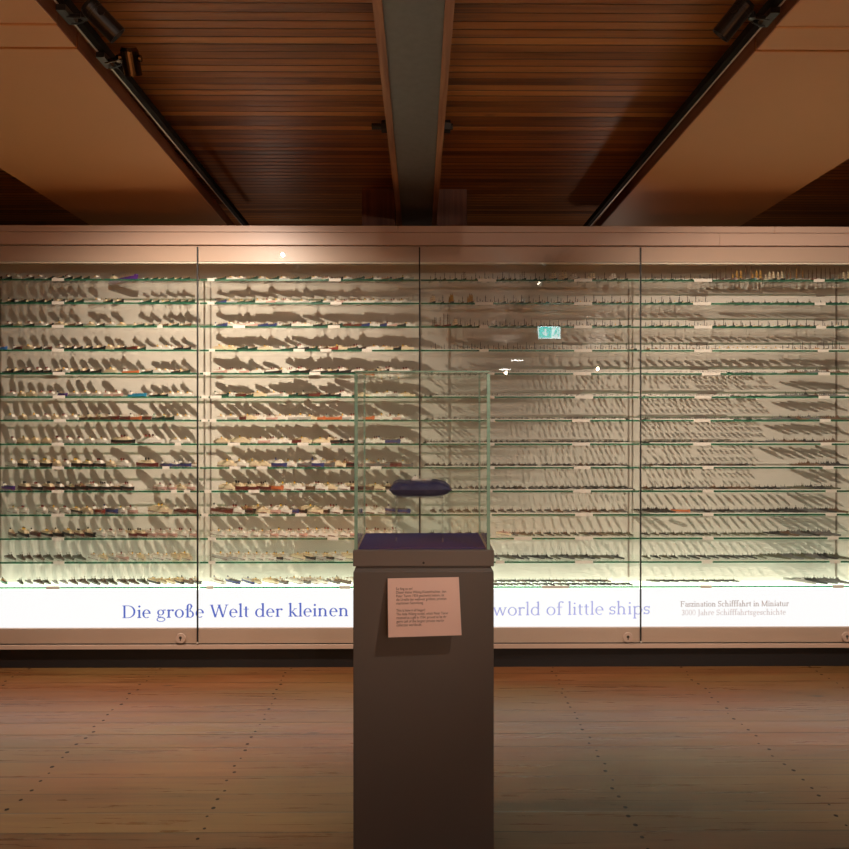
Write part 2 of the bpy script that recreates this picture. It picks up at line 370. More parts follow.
# suspended acoustic panels, three lengths each side
ZP0 = 3.0
INL = lambda y: -1.32 - .036 * max(0, y - 2.32)
OUTL = lambda y: -2.39 - .026 * (y - 3.85)
INR = lambda y: 1.307 + .0105 * max(0, y - 2.32)
OUTR = lambda y: 2.355 + .004 * (y - 3.85)
def acoustic(s, y0, y1, z0, label):
    fi, fo = (INL, OUTL) if s > 0 else (INR, OUTR)
    cx, cy = (fi(y0) + fo(y0)) / 2, (y0 + y1) / 2
    o = tag(empty('acoustic_panel', (cx, cy, z0)), label, 'ceiling panel', 'suspended ceiling panels')
    P = lambda f, y, dx=0: (f(y) - cx + dx, y - cy)
    q = [P(fo, y0), P(fi, y0), P(fi, y1), P(fo, y1)]
    e = .002; sg = 1 if s > 0 else -1
    ins = [P(fo, y0 + e, sg * e), P(fi, y0 + e, -sg * e), P(fi, y1 - e, -sg * e), P(fo, y1 - e, sg * e)]
    if s < 0: q = q[::-1]; ins = ins[::-1]
    vs = [(*p, 0) for p in ins] + [(*p, e) for p in q] + [(*p, .038) for p in q]
    fs = [(3, 2, 1, 0), (8, 9, 10, 11)] + [(4 * k + i, 4 * k + (i + 1) % 4, 4 * k + 4 + (i + 1) % 4, 4 * k + 4 + i) for k in range(2) for i in range(4)]
    b = MB(); b.add(vs, fs, M['panel']); b.build('panel_board', o)
    b = MB(); w = sg * .004
    b.add([(*P(fi, y0), .002), (*P(fi, y1), .002), (*P(fi, y1, w), .002), (*P(fi, y0, w), .002), (*P(fi, y0), .07), (*P(fi, y1), .07), (*P(fi, y1, w), .07), (*P(fi, y0, w), .07)],
          [(3, 2, 1, 0), (4, 5, 6, 7), (0, 1, 5, 4), (1, 2, 6, 5), (2, 3, 7, 6), (3, 0, 4, 7)], M['edge_wood']); b.build('edge_strip', o)
    for fx in (.25, .75):
        for fy in (.12, .88):
            y = y0 + (y1 - y0) * fy; x = fo(y) + (fi(y) - fo(y)) * fx - cx
            b = MB(); b.cyl((x, y - cy, .038), (x, y - cy, ZC - z0), .004, .004, 8, M['bolt']); b.build('hanger_rod', o)
    return o
for s_ in (1, -1):
    side = 'left' if s_ > 0 else 'right'
    acoustic(s_, 2.635, 5.5, ZP0, f'long bronze-coloured ceiling panel on the {side} side, running over the display case')
    acoustic(s_, 2.478, 2.622, ZP0, f'narrow bronze-coloured ceiling panel strip on the {side} side, next to the dark joint')
    acoustic(s_, -.6, 2.474, ZP0 + .004, f'bronze-coloured ceiling panel on the {side} side above the nearest spotlight')

# lighting tracks on the inner panel edges
ZT = 3.045
def track(x, s, rot, label):
    o = tag(empty('lighting_track', (x, 2.0, ZT)), label, 'lighting track', 'ceiling lighting tracks')
    o.rotation_euler = (0, 0, rot)
    b = MB(); b.box(-0.016, 0.016, -2.6, 3.4, 0.0, 0.035, M['track']); b.build('track_profile', o)
    b = MB(); xx = 0.0165 * s
    a, c = sorted((-0.0165 * s, -0.0105 * s)); b.box(a, c, -2.6, 3.4, -0.0035, -0.0002, M['rail_metal']); b.build('contact_rail', o)
    a, c = sorted((-0.0162 * s, -0.0275 * s))
    for y in (-1.0, 0.2, 1.4, 2.6):
        b = MB(); b.box(a, c, y, y + 0.04, 0.006, 0.03, M['black']); b.build('fixing_clip', o)
    return o
TXL, TXR = -1.278, 1.272
track(-1.269, 1, .0192, 'black lighting track along the left ceiling panel, carrying two lamps in view')
track(1.273, -1, -.002, 'black lighting track along the right ceiling panel, carrying one lamp in view')

LAMPS = []
def spotlight(base, head, direction, label, body, power, cone, colour=(1.0, 0.81, 0.665), blend=0.8, size=0.014, ln=0.115, rad=0.031, light=True, group=None, lens='dim'):
    base = Vector(base); head = Vector(head); d = Vector(direction).normalized()
    o = tag(empty('track_spotlight', base), label, 'spotlight', group)
    b = MB(); b.box(-0.017, 0.017, -0.045, 0.045, -0.026, -0.0045, M['black']); b.build('track_adapter', o)
    hc = head - base
    back = hc - d * ln * 0.5; front = hc + d * ln * 0.5
    b = MB(); n = 24
    # can: closed back, open mouth with a rim and an inner wall
    b.cyl(back, back + d * 0.012, rad * 0.82, rad, n, body)
    b.cyl(back + d * 0.012, front, rad, rad, n, body, caps=False)
    b.cyl(front, front - d * 0.03, rad - 0.003, rad - 0.006, n, M['black'], caps=False)
    a = d.orthogonal().normalized(); c = d.cross(a)
    ring = [front + (a * math.cos(t) + c * math.sin(t)) * r for r in (rad, rad - 0.003) for t in [2 * math.pi * i / n for i in range(n)]]
    b.add(ring, [(i, (i + 1) % n, n + (i + 1) % n, n + i) for i in range(n)], body)
    # cooling rings at the back
    for k in (0.02, 0.03):
        b.cyl(back + d * k, back + d * (k + 0.004), rad + 0.0012, rad + 0.0012, n, body)
    b.build('lamp_can', o, smooth=False)
    b = MB(); b.cyl(front - d * 0.031, front - d * 0.030, rad - 0.007, rad - 0.007, n, M['lens'] if lens == 'bright' else M['dim_lens']); b.build('lens', o)
    # arm: stem from the adapter to an elbow, then a pivot knuckle on the can
    side = hc - d * ln * 0.12
    elbow = Vector((side.x * 0.55, side.y * 0.55, min(-0.02, side.z * 0.75)))
    b = MB(); b.cyl((0, 0, -0.02), elbow, 0.008, 0.008, 12, body); b.cyl(elbow, side, 0.008, 0.008, 12, body)
    b.cyl(elbow - Vector((0, 0, 0.011)), elbow + Vector((0, 0, 0.011)), 0.0125, 0.0125, 14, body)
    b.build('lamp_arm', o)
    sd = Vector((side.x, side.y, side.z)); out = (sd - hc)
    kn = side - d * 0.0
    b = MB(); p = d.cross(Vector((0, 0, 1))).normalized()
    b.cyl(kn - p * (rad + 0.008), kn + p * (rad + 0.008), 0.013, 0.013, 14, body); b.build('pivot_knuckle', o)
    # cable loop
    b = MB(); pts = []
    for k in range(9):
        t = k / 8
        q = Vector((0.0, 0.03, -0.03)).lerp(back + d * 0.006, t) + Vector((0.012 * (1 if back.x > 0 else -1), 0.012, -0.015)) * math.sin(math.pi * t)
        pts.append(q)
    for q0, q1 in zip(pts, pts[1:]): b.cyl(q0, q1, 0.003, 0.003, 6, M['black'])
    b.build('cable', o)
    if light:
        ld = bpy.data.lights.new('spot_beam', 'SPOT'); ld.energy = power; ld.color = colour
        ld.spot_size = math.radians(cone); ld.spot_blend = blend; ld.shadow_soft_size = size
        lo = bpy.data.objects.new('spot_beam', ld); COL.objects.link(lo)
        lo.parent = o
        lo.location = front - d * 0.016
        lo.rotation_euler = d.to_track_quat('-Z', 'Y').to_euler()
    return o

# ------------------------------------------------------------------ the wall-length display case
YG, YS0, YS1, YB = 4.27, 4.292, 4.515, 4.53     # glass front, shelf front, shelf back, back panel
BW = 1.397
BAY = {k: -2.0 * BW + BW * k for k in range(-1, 6)}
Z = lambda py: ZP(py, YG)
case = tag(empty('display_case', (0, 4.4, 0)), 'wall-length beige showcase with glass doors, glass shelves of ship models and a lit base panel', 'display case')
def cbox(name, x0, x1, y0, y1, z0, z1, mat, parent=None):
    return boxobj(name, parent or case, x0, x1, y0, y1, z0, z1, mat, (0, 4.4, 0))
CX0, CX1 = BAY[-1] - 0.03, BAY[5] + 0.03
cbox('back_panel', CX0, CX1, YB, YB + 0.03, 0.10, 2.67, M['back'])
cbox('roof_board', CX0, CX1, YG + 0.02, YB + 0.12, 2.672, 2.70, M['case'])
zl, zc, zg = Z(233), Z(245.3), Z(247.2)
# cornice: lower board in lengths and a projecting lip in lengths
js = [CX0, XP(719, YG), CX1]
b = MB()
for a, c in zip(js, js[1:]): b.box(a + 0.0015, c - 0.0015, YG - 0.012, YB + 0.12, zc - 4e-4, zl - 0.0015, M['case'])
b.v = [(x, y - 4.4, z) for x, y, z in b.v]; b.build('cornice_board', case)
js = [CX0, XP(398, YG), XP(773, YG), CX1]
b = MB()
for a, c in zip(js, js[1:]): b.box(a + 0.0015, c - 0.0015, YG - 0.022, YB + 0.14, zl, Z(227), M['case'])
b.v = [(x, y - 4.4, z) for x, y, z in b.v]; b.build('cornice_lip', case)
cbox('top_rail', CX0, CX1, YG + 0.008, YG + 0.028, Z(261.5), zc - 0.006, M['case'])
cbox('top_rail_highlight', CX0, CX1, YG + 0.0085, YG + 0.03, Z(263.3), Z(261.9), M['lit_edge_tone'])  # pale strip painting the bright lit line along the rail's lower edge
ZR1, ZR0 = Z(628.3), Z(643.2)
cbox('bottom_rail', CX0, CX1, YG + 0.008, YG + 0.028, 0.125, ZR1, M['case'])
cbox('bottom_sill', CX0, CX1, YG - 0.012, YG + 0.0075, Z(648), Z(644.2), M['case'])
cbox('bottom_shade_strip', CX0, CX1, YG + 0.0045, YG + 0.0078, Z(644.1), Z(643.1), M['seal_and_shade'])  # black strip put in for the shaded recess between panes and sill
cbox('plinth', CX0, CX1, YG + 0.03, YB + 0.02, 0, 0.124, M['plinth'])
for x in (CX0, CX1 - 0.02): cbox('side_panel', x, x + 0.02, YG + 0.03, YB, 0.126, 2.67, M['case'])
for k in range(-1, 6):
    x = BAY[k]
    b = MB(); b.box(x - 0.005, x + 0.005, YB - 0.008 - 4.4, YB - 0.001 - 4.4, 0.52, 2.45, M['standard'])
    b.build('shelf_standard', case)
# light box under the lowest shelf with lettering on its front
ZL1, ZL0 = Z(590.5), ZR1 - 0.03
YL = YG + 0.03
lp = cbox('light_panel', CX0 + 0.022, CX1 - 0.022, YL, YL + 0.006, ZL0, ZL1, M['panel_light'])
lp['label'] = 'glowing white light panel with blue lettering'
cbox('light_diffuser', CX0 + 0.022, CX1 - 0.022, YL + 0.0065, YB - 0.002, ZL1 - 0.008, ZL1 - 0.002, M['panel_top'])

# --- serif lettering cut from flat outlines: stems, hairlines, bowls and serifs
T, H = 0.085, 0.026     # thick and thin stroke for the regular weight, em units
class Pen:
    def __init__(s, T, H): s.p = []; s.T = T; s.H = H
    def poly(s, pts): s.p.append(pts)
    def stem(s, x, y0, y1, w=None): w = w or s.T; s.poly([(x, y0), (x + w, y0), (x + w, y1), (x, y1)])
    def bar(s, x0, x1, y, h=None):
        h = h or s.H; s.poly([(x0, y), (x1, y), (x1, y + h), (x0, y + h)])
    def foot(s, x, y, w=None, e=0.05):
        w = w or s.T; s.poly([(x - e, y), (x + w + e, y), (x + w + e, y + s.H * .7), (x + w, y + s.H * 1.8), (x, y + s.H * 1.8), (x - e, y + s.H * .7)])
    def head(s, x, y, w=None):   # top serif: full cap serif
        w = w or s.T; e = 0.05; s.poly([(x - e, y), (x - e, y - s.H * .7), (x, y - s.H * 1.8), (x + w, y - s.H * 1.8), (x + w + e, y - s.H * .7), (x + w + e, y)])
    def flag(s, x, y):           # slanted lower-case entry serif
        s.poly([(x, y), (x - 0.055, y - 0.035), (x - 0.055, y - 0.055), (x, y - 0.075)])
    def line(s, a, b, w):
        dx, dy = b[0] - a[0], b[1] - a[1]
        s.poly([(a[0] - w / 2, a[1]), (a[0] + w / 2, a[1]), (b[0] + w / 2, b[1]), (b[0] - w / 2, b[1])])
    def arc(s, cx, cy, rx, ry, a0, a1, tx=None, ty=None, n=14):
        tx = s.T if tx is None else tx; ty = s.H if ty is None else ty
        for i in range(n):
            t0 = math.radians(a0 + (a1 - a0) * i / n); t1 = math.radians(a0 + (a1 - a0) * (i + 1) / n)
            s.poly([(cx + rx * math.cos(t0), cy + ry * math.sin(t0)), (cx + rx * math.cos(t1), cy + ry * math.sin(t1)),
                    (cx + (rx - tx) * math.cos(t1), cy + (ry - ty) * math.sin(t1)), (cx + (rx - tx) * math.cos(t0), cy + (ry - ty) * math.sin(t0))])
    def dot(s, x, y, r):
        s.poly([(x + r * math.cos(2 * math.pi * i / 10), y + r * math.sin(2 * math.pi * i / 10)) for i in range(10)])
XH, CAP, ASC, DSC = 0.43, 0.66, 0.72, -0.22
def glyph(ch, T, H):
    p = Pen(T, H); t2 = T / 2
    def hump(x, w):
        p.arc(x + w / 2, XH - w * .62, w / 2 + t2, w * .62, 0, 150, T, H * 1.3); p.stem(x + w - t2, 0, XH - w * .62); p.foot(x + w - t2, 0)
    if ch == ' ': return p.p, 0.24
    if ch == 'D':
        p.stem(.07, 0, CAP); p.bar(.02, .30, 0); p.bar(.02, .30, CAP - H); p.arc(.28, CAP / 2, .36, CAP / 2, -90, 90); return p.p, .70
    if ch == 'W':
        for x in (.10, .46): p.line((x, CAP), (x + .19, 0), T * 1.05); p.line((x + .19, 0), (x + .37, CAP), H * 1.5)
        for x in (.10, .46, .83): p.bar(x - .08, x + .08, CAP - H)
        return p.p, .92
    if ch == 'S' or ch == 's':
        h = CAP if ch == 'S' else XH; w = .40 if ch == 'S' else .29; r = h / 4 + H / 2
        p.arc(w / 2 + .03, h - r, w / 2, r, 30, 270, T * .8, H * 1.4); p.arc(w / 2 + .03, r, w / 2, r, -150, 90, T * .8, H * 1.4)
        p.line((w / 2 - .10, h * .62), (w / 2 + .16, h * .38), T * .9)
        p.line((w + .0, h - .12), (w + .02, h), H * 1.3); p.line((.06, .12), (.045, 0), H * 1.3); return p.p, w + .07
    if ch == 'F':
        p.stem(.07, 0, CAP); p.bar(.02, .48, CAP - H); p.foot(.07, 0); p.bar(.12, .40, CAP * .5); p.line((.47, CAP - .14), (.48, CAP), H * 1.3); p.line((.39, CAP * .42), (.39, CAP * .62), H); return p.p, .54
    if ch == 'M':
        p.stem(.09, 0, CAP, H * 1.4); p.foot(.09, 0, H * 1.4); p.line((.11, CAP), (.42, 0), T); p.line((.42, 0), (.70, CAP), H * 1.4); p.stem(.68, 0, CAP); p.foot(.68, 0); p.bar(.03, .14, CAP - H); p.bar(.66, .82, CAP - H); return p.p, .86
    if ch == 'J':
        p.stem(.13, .0, CAP); p.bar(.06, .28, CAP - H); p.arc(.06, .0, .07 + T, .15, -110, 0, T, H); return p.p, .32
    if ch == '3':
        p.arc(.21, CAP * .75, .18, CAP * .25, -95, 165, T, H * 1.6); p.arc(.20, CAP * .27, .21, CAP * .28, -165, 95, T, H * 1.6); return p.p, .44
    if ch == '0':
        p.arc(.23, CAP / 2, .20, CAP / 2, 0, 360, T * .8, H, n=24); return p.p, .46
    if ch in 'il':
        h = XH if ch == 'i' else ASC
        p.stem(.08, 0, h); p.foot(.08, 0); p.flag(.08 + .01, h)
        if ch == 'i': p.dot(.08 + t2, .60, T * .62)
        return p.p, .24
    if ch in 'hnkb':
        h = XH if ch == 'n' else ASC
        p.stem(.08, 0, h); p.flag(.09, h)
        if ch == 'b': p.arc(.26, XH / 2, .21, XH / 2 + .01, -120, 120); return p.p, .52
        p.foot(.08, 0)
        if ch == 'k':
            p.line((.14, .19), (.36, XH), H * 1.4); p.line((.22, .25), (.40, 0), T * 1.1); p.bar(.29, .43, XH - H); p.foot(.37, 0, T * .8); return p.p, .48
        hump(.08 + t2, .27); return p.p, .55
    if ch == 'u':
        p.stem(.08, .12, XH); p.flag(.09, XH); p.arc(.24, .14, .20 - .0, .15, 180, 320, T, H * 1.2); p.stem(.36, 0, XH); p.flag(.37, XH); p.bar(.36, .36 + T + .05, 0); return p.p, .54
    if ch == 'r':
        p.stem(.08, 0, XH); p.foot(.08, 0); p.flag(.09, XH); p.arc(.25, XH - .14, .13, .14, 55, 160, T * .6, H * 1.5); p.dot(.32, XH - .045, T * .6); return p.p, .38
    if ch == 'o':
        p.arc(.25, XH / 2, .22, XH / 2 + .012, 0, 360, T, H, n=26); return p.p, .50
    if ch == 'e':
        p.arc(.23, XH / 2, .20, XH / 2 + .012, 0, 310, T, H, n=24); p.bar(.08, .42, XH * .52); return p.p, .45
    if ch == 'c':
        p.arc(.23, XH / 2, .20, XH / 2 + .012, 48, 312, T, H, n=22); p.dot(.35, XH - .07, T * .5); return p.p, .42
    if ch == 'd':
        p.arc(.24, XH / 2, .21, XH / 2 + .012, 40, 320, T, H, n=22); p.stem(.36, 0, ASC); p.flag(.37, ASC); p.bar(.36, .36 + T + .05, 0); return p.p, .53
    if ch == 'p':
        p.stem(.08, DSC, XH); p.foot(.08, DSC); p.flag(.09, XH); p.arc(.28, XH / 2, .21, XH / 2 + .012, -140, 140, T, H, n=22); return p.p, .53
    if ch == 'g':
        p.arc(.22, XH - .15, .17, .15, 0, 360, T * .85, H, n=22); p.line((.13, XH - .29), (.09, .04), H * 1.5); p.bar(.34, .46, XH - H * 1.5, H * 1.5)
        p.arc(.23, .02, .16, .05, 90, 180, H, H * 1.4); p.arc(.23, -.09, .21, .12, 0, 360, T * .55, H, n=24); p.line((.2, .06), (.38, .02), T * .8); return p.p, .48
    if ch == 'a':
        p.stem(.27, .04, XH - .09); p.arc(.19, XH - .13, .08 + T, .13, 0, 150, T, H); p.arc(.20, .13, .15, .135, 70, 320, T * .85, H); p.bar(.27, .27 + T + .05, 0); return p.p, .42
    if ch == 'f':
        p.stem(.11, 0, ASC - .14); p.foot(.11, 0); p.bar(.03, .30, XH - H); p.arc(.25, ASC - .14, .14, .14, 50, 180, T, H * 1.3); p.dot(.33, ASC - .05, T * .55); return p.p, .31
    if ch == 't':
        p.stem(.10, .07, XH + .12); p.bar(.03, .28, XH - H); p.arc(.22, .09, .12, .10, 180, 290, T, H * 1.2); return p.p, .31
    if ch == 'w':
        for x in (.08, .36): p.line((x, XH), (x + .14, 0), T * .95); p.line((x + .14, 0), (x + .28, XH), H * 1.5)
        for x in (.08, .36, .64): p.bar(x - .06, x + .06, XH - H)
        return p.p, .72
    if ch == 'z':
        p.bar(.03, .36, XH - H * 1.3, H * 1.3); p.bar(.03, .37, 0, H * 1.3); p.line((.07, 0), (.33, XH), T); p.line((.05, XH - .10), (.05, XH), H); p.line((.36, .0), (.36, .10), H); return p.p, .40
    if ch == 'ß':
        p.stem(.10, 0, ASC - .16); p.foot(.10, 0); p.bar(.03, .12, XH - H); p.arc(.24, ASC - .16, .14, .16, 0, 180, T, H * 1.2); p.line((.34, ASC - .16), (.25, XH - .02), T * .8)
        p.arc(.27, .17, .18, .18, -130, 110, T * .9, H * 1.2, n=18); p.line((.26, XH - .03), (.31, XH - .10), H * 2); return p.p, .50
    raise KeyError(ch)
def lettering(text, px0, px1, base_py0, base_py1, cap_px, mat, weight, parent, name='lettering'):
    """text set between two measured x positions, cap height and baseline measured too; each word is its own part"""
    Tt, Hh = weight
    adv = 0; words_ = [[]]
    for ch in text:
        g, w = glyph(ch, Tt, Hh)
        if ch == ' ': words_.append([])
        words_[-1] += [[(x + adv, y) for x, y in q] for q in g]; adv += w
    y = YL - 0.0012
    x0, x1 = XP(px0, y), XP(px1, y)
    z0, z1 = ZP(base_py0, y), ZP(base_py1, y)
    sx = (x1 - x0) / adv; sz = cap_px / F * y / CAP
    for polys in words_:
        b = MB()
        for i, q in enumerate(polys):
            q = [(x0 + px * sx, z0 + (z1 - z0) * px / adv + pz * sz) for px, pz in q]
            area = sum(a[0] * c[1] - c[0] * a[1] for a, c in zip(q, q[1:] + q[:1]))
            if area < 0: q = q[::-1]
            n = len(q); yy = y - 1e-6 * (i % 60)
            vs = [(px, yy - 4.4, pz) for px, pz in q] + [(px, YL - 0.0002 - 4.4, pz) for px, pz in q]
            b.add(vs, [tuple(range(n)), tuple(range(2 * n - 1, n - 1, -1))] + [(i2, n + i2, n + (i2 + 1) % n, (i2 + 1) % n) for i2 in range(n)], mat)
        b.build(name, parent)
lettering('Die große Welt der kleinen', 122, 349.5, 617.6, 616.0, 12.6, M['blue_letter'], (.092, .032), lp)
lettering('Schiffe', 361, 414, 615.9, 615.6, 12.6, M['blue_letter'], (.092, .032), lp)
lettering('world of little ships', 492.5, 650.5, 615.8, 614.6, 12.6, M['pale_letter'], (.075, .034), lp)
lettering('Faszination Schifffahrt in Miniatur', 680.5, 789, 607.2, 606.8, 5.6, M['grey_letter'], (.10, .055), lp)
lettering('3000 Jahre Schifffahrtsgeschichte', 681.5, 786, 615.8, 615.4, 5.6, M['faint_letter'], (.10, .055), lp)

# --- glass doors
ORD = ['leftmost', 'second', 'third', 'rightmost']
BAYN = {0: 'leftmost bay', 1: 'second bay from left', 2: 'third bay from left', 3: 'rightmost bay', -1: 'far left end bay', 4: 'far right end bay'}
ZD1, ZD0 = zg, Z(643)
for k in range(-1, 5):
    x0, x1 = BAY[k] + 0.004, BAY[k + 1] - 0.004
    o = tag(empty('vitrine_pane', ((x0 + x1) / 2, YG, ZD0)), f'tall clear glass door pane closing the {BAYN[k]} of the showcase', 'glass pane', 'glass panes of the showcase')
    ox = o.location.x
    b = MB(); b.box(x0 - ox, x1 - ox - 0.0035, -0.004, 0.004, 0, ZD1 - ZD0, M['pane']); b.build('glass_sheet', o)
    b = MB(); b.box(x1 - ox - 0.0034, x1 - ox + 0.0055, -0.004, 0.004, 0, ZD1 - ZD0, M['seal_and_shade']); b.build('edge_seal', o)
    # cam lock low on the closing edge
    lx = (XP((181, 405, 627.5, 846)[k], YG) if 0 <= k < 4 else x1 - .1) - ox; lz = Z(637.4) - ZD0
    b = MB(); b.cyl((lx, -0.0045, lz), (lx, -0.012, lz), 0.032, 0.030, 28, M['case']); lk = b.build('cam_lock', o)
    b = MB(); b.cyl((lx, -0.012, lz + 0.004), (lx, -0.0126, lz + 0.004), 0.009, 0.009, 16, M['ped_dark']); b.box(lx - 0.003, lx + 0.003, -0.0126, -0.0121, lz - 0.015, lz, M['ped_dark']); b.build('keyhole', lk)
    # small pivot stud at the lower corner
    b = MB(); px_ = x1 - ox + 0.002; b.cyl((px_, -0.0045, 0.006), (px_, -0.012, 0.006), 0.006, 0.005, 12, M['rail_metal']); b.build('pivot_stud', o)

# --- shelves
ROW_PY = [280.2, 303.5, 327, 350.6, 373.8, 397.2, 420.7, 444.3, 467.9, 491.4, 515, 538.7, 562.4, 587.4]
ROWN = ['topmost', 'second', 'third', 'fourth', 'fifth', 'sixth', 'seventh', 'eighth', 'ninth', 'tenth', 'eleventh', 'twelfth', 'thirteenth', 'lowest']
TH = 0.010
ZS = [ZP(py, YS0) + TH / 2 for py in ROW_PY]    # top faces
sheet_me = edge_me = None
for r in range(14):
    for k in range(-1, 5):
        x0, x1 = BAY[k] + 0.003, BAY[k + 1] - 0.003
        xm = (x0 + x1) / 2; hw = (x1 - x0) / 2
        where = ROWN[r] + (' from the top' if 0 < r < 13 else '')
        o = tag(empty('glass_shelf', (xm, YS0, ZS[r] - TH)), f'green-edged glass shelf in the {BAYN[k]}, {where}', 'shelf', 'glass shelves of the showcase')
        if sheet_me is None:
            b = MB(); b.box(-hw, hw, 0.0035, YS1 - YS0, 0, TH, M['shelf']); sheet_me = b.mesh('shelf_sheet')
            b = MB(); b.box(-hw, hw, 0, 0.0034, 0, TH, M['edge']); edge_me = b.mesh('shelf_edge')
        for nm, me in (('glass_sheet', sheet_me), ('polished_edge', edge_me)):
            c = bpy.data.objects.new(nm, me); COL.objects.link(c); c.parent = o

# --- small white cards clipped on the shelf edges
card_me = {}
NUMW = ['first', 'second', 'third', 'fourth', 'fifth', 'sixth']
CARDS = {
 0: [[58], [211, 335], [487, 583], [703, 819]],
 1: [[58], [211, 336], [484, 583], [702, 820]],
 2: [[58, 160], [239, 334], [484, 583], [703, 821]],
 3: [[58], [212, 299, 326, 367], [484, 583], [703, 823]],
 4: [[59], [207, 315], [490, 582], [711, 824]],
 5: [[59], [205, 216], [490, 584], [703, 824]],
 6: [[60], [204, 213], [490, 581], [702, 825]],
 7: [[58, 178], [234, 303, 326], [490, 581], [702, 826]],
 8: [[58, 166], [235, 262, 376], [490, 582], [708, 828]],
 9: [[58, 174, 187], [208, 254, 392], [488, 582], [708, 831]],
 10: [[58], [204, 264, 301], [487, 584], [708, 831]],
 11: [[58], [212, 333], [523, 584], [708, 833]],
 12: [[59], [212, 360], [500, 584], [707, 835]],
 13: [[53], [210, 345], [551, 560], [706, 838]]}
wide = {2: 18, 3: 11}
for r in range(14):
    for k in range(4):
        pxs = CARDS[r][k]
        for i, px in enumerate(pxs):
            w = 12
            if k == 2: w = 18 if px > 500 or r < 2 else 9
            if k == 3: w = (18 if px < 750 and r < 8 else 11)
            if k == 1: w = (7 if px < 216 else 11)
            if k == 0 and px > 100: w = 6
            w = w + R.uniform(-.6, .6)
            key = round(w)
            if key not in card_me:
                hw = key / F * YS0 / 2
                b = MB(); b.bevel_box(-hw, hw, -0.0022, 0, 0, 0.019, 0.0004, M['card']); card_me[key] = b.mesh('card')
            o = bpy.data.objects.new('shelf_label', card_me[key]); COL.objects.link(o)
            x = XP(px, YS0)
            hw = key / F * YS0 / 2
            x = min(max(x, BAY[k] + 0.014 + hw), BAY[k + 1] - 0.014 - hw)
            o.location = (x, YS0 - 0.0006, ZS[r] - 0.0135)
            where = ROWN[r] + ' shelf' + (' from top' if 0 < r < 13 else '')
            pos = 'alone' if len(pxs) == 1 else f'{NUMW[i]} from left'
            tag(o, f'white caption card, {pos} on {where}, {BAYN[k]}', 'caption card', 'white cards along the shelf edges')

# ------------------------------------------------------------------ ship models
def S(c): return M['s_' + c]
def hull(b, Ln, B, Hh, mat, deck, keel=None):
    t = [-1, -.95, -.8, -.4, .25, .6, .82, .94, 1.0]
    hb = [.40, .66, .90, 1, 1, .84, .5, .2, .03]
    sh = [1.12, 1.1, 1.04, 1, 1, 1.05, 1.14, 1.22, 1.28]
    n = len(t); vs = []
    for a, w, h in zip(t, hb, sh):
        x = a * Ln / 2; rake = .02 * Ln * max(0, a - .8) * 5
        wl = w * .86
        vs += [(x - rake, -wl * B / 2, 0), (x, -w * B / 2, h * Hh), (x, w * B / 2, h * Hh), (x - rake, wl * B / 2, 0)]
    fs_side, fs_deck = [], []
    for i in range(n - 1):
        a, c = i * 4, i * 4 + 4
        fs_side += [(a, c, c + 1, a + 1), (a + 2, c + 2, c + 3, a + 3), (a + 3, c + 3, c, a)]
        fs_deck.append((a + 1, c + 1, c + 2, a + 2))
    fs_side += [(0, 1, 2, 3), ((n - 1) * 4 + 3, (n - 1) * 4 + 2, (n - 1) * 4 + 1, (n - 1) * 4)]
    b.add(vs, fs_side, mat); b.add(vs, fs_deck, deck)
    if keel: b.taper(-Ln * .46, Ln * .40, -B * .435, B * .435, 0.0003, Hh * .22, -0.0002, keel)
def mast(b, x, z0, h, mat, w=.0009, boom=0.0):
    b.taper(x - w, x + w, -w, w, z0, z0 + h, w * .4, mat)
    if boom: b.box(x - w * .6, x + w * .6, -boom, boom, z0 + h * .66, z0 + h * .66 + w * 1.2, mat)
def passenger(Ln, hc, fc, nf=2, sup='white', boot='maroon'):
    B = Ln * .118 + .003; Hh = Ln * .07 + .0035
    P = []
    h = MB(); hull(h, Ln, B, Hh, S(hc), S('tan'), S(boot)); P.append(('hull', h))
    s = MB(); z = Hh
    for i, (a0, a1, w, hh) in enumerate(((-.36, .30, .92, .022), (-.32, .26, .84, .022), (-.26, .22, .74, .02), (.10, .20, .66, .018))):
        q = hh * Ln + .0006
        s.taper(a0 * Ln, a1 * Ln, -w * B / 2, w * B / 2, z, z + q, .0006, S(sup)); z += q if i < 3 else 0
    # lifeboats along the upper deck and a bridge wing
    for sd in (-1, 1):
        for j in range(5):
            x = (-.2 + .075 * j) * Ln
            s.taper(x, x + .045 * Ln, sd * B * .40 - .0016, sd * B * .40 + .0016, z - .004, z - .001, .0004, S('tan'))
    s.box(.16 * Ln, .18 * Ln, -B * .48, B * .48, z - .001, z + .0012, S(sup))
    P.append(('superstructure', s))
    for i in range(nf):
        x = Ln * (.06 - .13 * i) if nf > 1 else -.02 * Ln
        f = MB(); r = B * .18
        fh = Ln * .055 + .004
        f.cyl((x, 0, z - .001), (x - fh * .15, 0, z + fh * .7), r, r, 10, S(fc)); f.cyl((x - fh * .15, 0, z + fh * .7), (x - fh * .2, 0, z + fh), r * 1.02, r, 10, S('black'))
        P.append(('funnel', f))
    m = MB(); mast(m, Ln * .36, Hh, Ln * .10 + .006, S('tan'), boom=B * .3); mast(m, -Ln * .40, Hh, Ln * .08 + .005, S('tan'))
    P.append(('mast', m))
    return P
